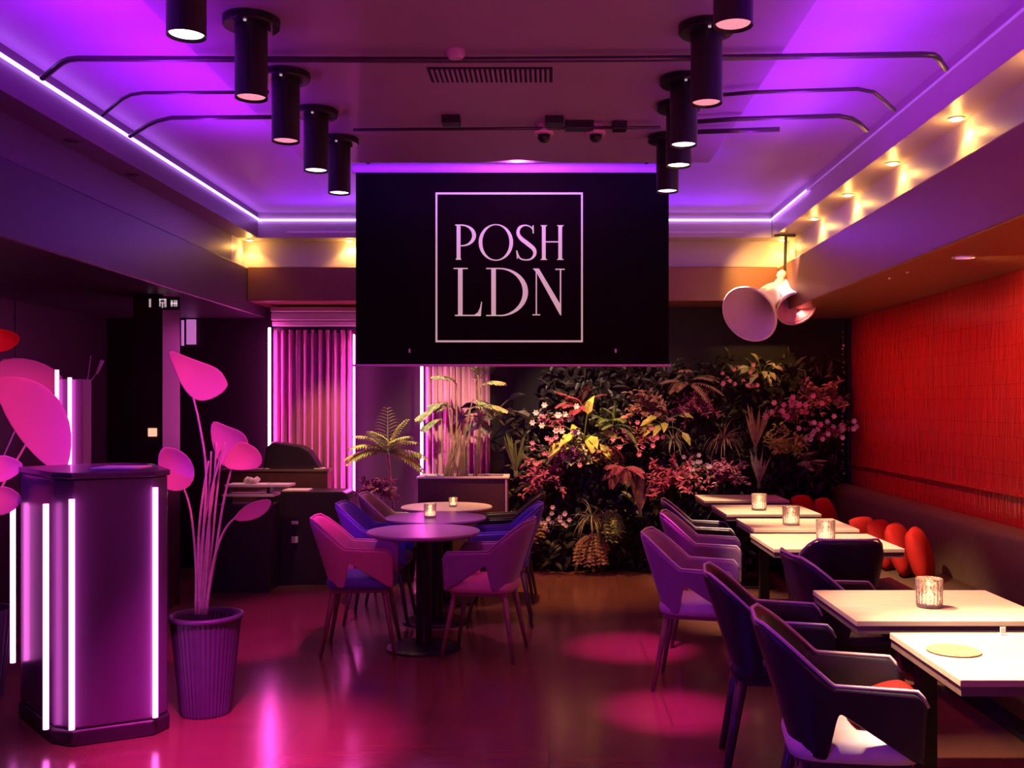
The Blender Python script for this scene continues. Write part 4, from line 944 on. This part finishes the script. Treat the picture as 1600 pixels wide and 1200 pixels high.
# dark foliage mass behind everything
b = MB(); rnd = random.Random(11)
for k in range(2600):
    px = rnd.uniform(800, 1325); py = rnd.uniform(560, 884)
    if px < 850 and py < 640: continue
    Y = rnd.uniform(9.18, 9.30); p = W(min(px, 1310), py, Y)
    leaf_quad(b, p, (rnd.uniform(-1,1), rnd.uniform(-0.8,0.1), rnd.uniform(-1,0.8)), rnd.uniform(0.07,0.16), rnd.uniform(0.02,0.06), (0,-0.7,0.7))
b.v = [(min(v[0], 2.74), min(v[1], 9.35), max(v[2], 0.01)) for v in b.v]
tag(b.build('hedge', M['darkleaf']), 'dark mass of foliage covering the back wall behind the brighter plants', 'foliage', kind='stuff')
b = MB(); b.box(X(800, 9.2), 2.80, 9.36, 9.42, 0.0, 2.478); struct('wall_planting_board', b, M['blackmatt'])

PL = [ # kind,name,px,py,Y,size,mat,label
 ('palm','palm',606,708,8.75,0.42,'greenlight','small yellow-green palm in the dark corner right of the left curtain'),
 ('bush','fern_bush',592,768,8.8,0.20,'purpleleaf','low wine-coloured bush beneath the small yellow-green palm'),
 ('grass','grass_tuft',925,812,9.0,0.24,'palegreen','pale green spider grass tuft low in the middle of the planting'),
 ('trail','trailing_plant',925,838,9.08,0.26,'brownleaf','reddish trailing strands hanging below the spider grass tuft'),
 ('broad','broad_leaf_plant',912,690,9.0,0.26,'greenlight','bright lime broad-leaved plant at the centre of the planting'),
 ('bush','leafy_shrub',905,708,9.1,0.22,'palegreen','cream-edged shrub just beneath the lime broad-leaved plant'),
 ('bush','copper_shrub',925,712,9.12,0.20,'brownleaf','copper brown shrub behind and right of the lime plant'),
 ('fern','red_fern',905,640,9.15,0.26,'redleaf','crimson feathery fern high above the lime plant'),
 ('flower','flowering_plant',862,668,9.1,0.28,'purpleleaf','wine-leaved plant with pink blossoms upper left of the lime plant'),
 ('flower','orchid',868,718,9.05,0.24,'purpleleaf','dusky orchid with pale blooms left of the lime plant'),
 ('bush','wine_shrub',848,752,9.1,0.24,'purpleleaf','wine-coloured shrub at the left margin of the planting'),
 ('flower','orchid',858,822,9.0,0.22,'darkleaf','white-flowered orchid hanging low at the left foot of the planting'),
 ('trail','trailing_plant',822,800,9.1,0.26,'brownleaf','brown trailing strands right behind the far blue chair'),
 ('upright','snake_plant',806,738,8.95,0.30,'green','tall narrow-leaved plant right beside the planter box'),
 ('fern','fern',958,668,9.05,0.26,'green','mid green fern with drooping fronds right of the lime plant'),
 ('flower','bromeliad',990,692,9.0,0.24,'redleaf','crimson bromeliad with pale tips, right of centre in the planting'),
 ('bush','leafy_shrub',1010,640,9.15,0.26,'brownleaf','copper shrub high under the right end of the screen bar'),
 ('broad','arum',1040,668,9.02,0.20,'greenlight','small yellow-green arum pair in the right half of the planting'),
 ('grass','grass_tuft',1052,690,9.05,0.20,'palegreen','fine green grass tuft just below the yellow-green arum pair'),
 ('fern','fern',970,735,9.0,0.28,'purpleleaf','plum fern spreading below the crimson bromeliad'),
 ('upright','branch_cluster',1000,800,8.95,0.34,'brownleaf','bare tan twigs standing behind the first plum chair'),
 ('trail','trailing_plant',955,800,9.05,0.24,'green','green trailing plant between the grass tuft and the tan twigs'),
 ('bush','pink_shrub',1050,755,8.98,0.26,'redleaf','rose-red shrub right behind the second plum chair'),
 ('flower','flowering_plant',1085,740,9.1,0.22,'green','green plant with small white flowers above the furthest right table'),
 ('fern','fan_fern',1072,600,9.2,0.30,'brownleaf','large rust fan fern right of the screen bottom bar'),
 ('bush','leafy_shrub',1085,640,9.2,0.24,'purpleleaf','dim wine shrub directly under the rust fan fern'),
 ('broad','lily',1190,585,9.1,0.16,'palegreen','small pale-leaved lily high in the planting under the horn pendant'),
 ('flower','flowering_plant',1150,600,9.2,0.22,'darkleaf','dim plant with tiny pink flowers left of the high pale lily'),
 ('upright','reed_plant',1180,700,9.15,0.36,'brownleaf','tall rust reeds in the right part of the planting'),
 ('upright','striped_plant',1186,756,9.0,0.28,'palegreen','striped yellow upright leaves just above the smallest candle glass'),
 ('flower','flowering_plant',1235,655,9.05,0.28,'purpleleaf','pink-blossomed plant with white tips left of the bead strand'),
 ('flower','flowering_plant',1290,680,9.05,0.26,'purpleleaf','pale-flowered cluster touching the end of the red wall'),
 ('bush','leafy_shrub',1230,700,9.1,0.22,'greenlight','mossy green shrub beneath the pink-blossomed plant'),
 ('fern','pale_fern',1255,728,9.0,0.18,'palegreen','small pale fern low at the right end of the planting'),
 ('bush','leafy_shrub',1285,625,9.2,0.26,'brownleaf','dim copper shrub high at the right end of the planting'),
 ('grass','grass_tuft',1130,690,9.15,0.26,'brownleaf','rust grass tuft midway between arum pair and tall reeds'),
 ('bush','leafy_shrub',1130,745,9.1,0.22,'purpleleaf','dark wine shrub standing directly behind the furthest right table'),
 ('broad','broad_leaf_plant',770,655,9.15,0.24,'darkleaf','dim dark-leaved plant right of the tall cream palm'),
]
for i, (k, nme, px, py, Y, sz, mk, lab) in enumerate(PL):
    fm = M['pinkpetal'] if i % 3 == 0 else M['petal']
    if nme == 'palm': plant(k, nme, W(px, py, Y), sz, M[mk], lab, 100+i, base=(W(px, py, Y).x+0.12, Y, 0), n=13)
    else: plant(k, nme, W(px, py, Y), sz*1.3, M[mk], lab, 100+i, fm=fm)
# its stem
p = W(606, 708, 8.75)
for o in list(bpy.data.objects):
    if o.name == 'palm':
        b = MB(); b.tube([Vector((-0.12+0.0, 0, p.z)), Vector((-0.08, 0, p.z*0.6)), Vector((0, 0, 0))], 0.012, 8); b.build('trunk', M['brownleaf'], o, smooth=True)
        b = MB(); b.lathe([(0.11,0),(0.14,0.26),(0.125,0.26),(0.12,0.22)], seg=24); b.build('pot', M['black'], o)
# tall palm in the planter box
YT = 8.72; zt = Zz(748, 8.55)
t = thing('tall_palm', 'tall cream-leaved palm with many bare stems rising from the planter box', 'plant', (X(715, YT), YT, zt-0.06))
org = Vector((X(715, YT), YT, zt-0.06))
lb = MB(); sb = MB(); rnd = random.Random(5)
for (bx, tx, ty, ang, L) in [(700,706,640,175,0.34),(706,712,640,150,0.26),(712,735,640,20,0.34),(744,744,600,70,0.30),(718,700,628,200,0.30),(722,738,625,-10,0.26),(740,748,590,120,0.30),(744,752,606,35,0.24),(698,690,655,190,0.20),(730,736,650,-25,0.22),(705,712,600,140,0.24)]:
    p0 = W(bx, 752, YT)-org; p0.z = 0; p1 = W(tx, ty, YT)-org; p1.y += rnd.uniform(-.12,.1)
    mid = (p0+p1)/2+Vector((rnd.uniform(-.03,.03), 0, 0)); sb.tube([p0, mid, p1], [0.010, 0.007, 0.005], 6)
    a = R(ang); frond(lb, sb, p1, (cos(a), rnd.uniform(-.4,0), sin(a)+0.35), L, 1.3, 0.044, 0.13, 15)
for k in range(16):
    bx = rnd.uniform(690, 728); p0 = W(bx, 752, YT)-org; p0.z = 0; tx = 722+ (bx-709)*0.25; p1 = W(tx, rnd.uniform(655,690), YT)-org; p1.y += rnd.uniform(-.05,.05)
    sb.tube([p0, (p0+p1)/2, p1], [0.009, 0.006, 0.003], 5)
lb.build('fronds', M['palegreen'], t); sb.build('stems', M['brownleaf'], t)
# light on the planting
spot('plant_beam', (0.15, 7.6, 3.05), (0.2, 9.3, 1.30), 260, (1.0, 0.62, 0.42), 34, 0.9, 0.02)
spot('plant_beam', (0.9, 7.7, 3.05), (1.05, 9.3, 1.25), 110, (1.0, 0.45, 0.32), 44, 0.9, 0.02)
spot('plant_beam', (2.0, 8.0, 2.95), (2.3, 9.3, 1.35), 80, (1.0, 0.55, 0.50), 40, 0.9, 0.02)
spot('plant_beam', (-0.3, 7.2, 3.0), (-0.85, 8.72, 1.68), 420, (1.0, 0.80, 0.42), 30, 0.9, 0.02)
spot('plant_beam', (-1.6, 7.9, 3.05), (-1.45, 8.8, 1.1), 260, (1.0, 0.80, 0.40), 26, 0.9, 0.02)
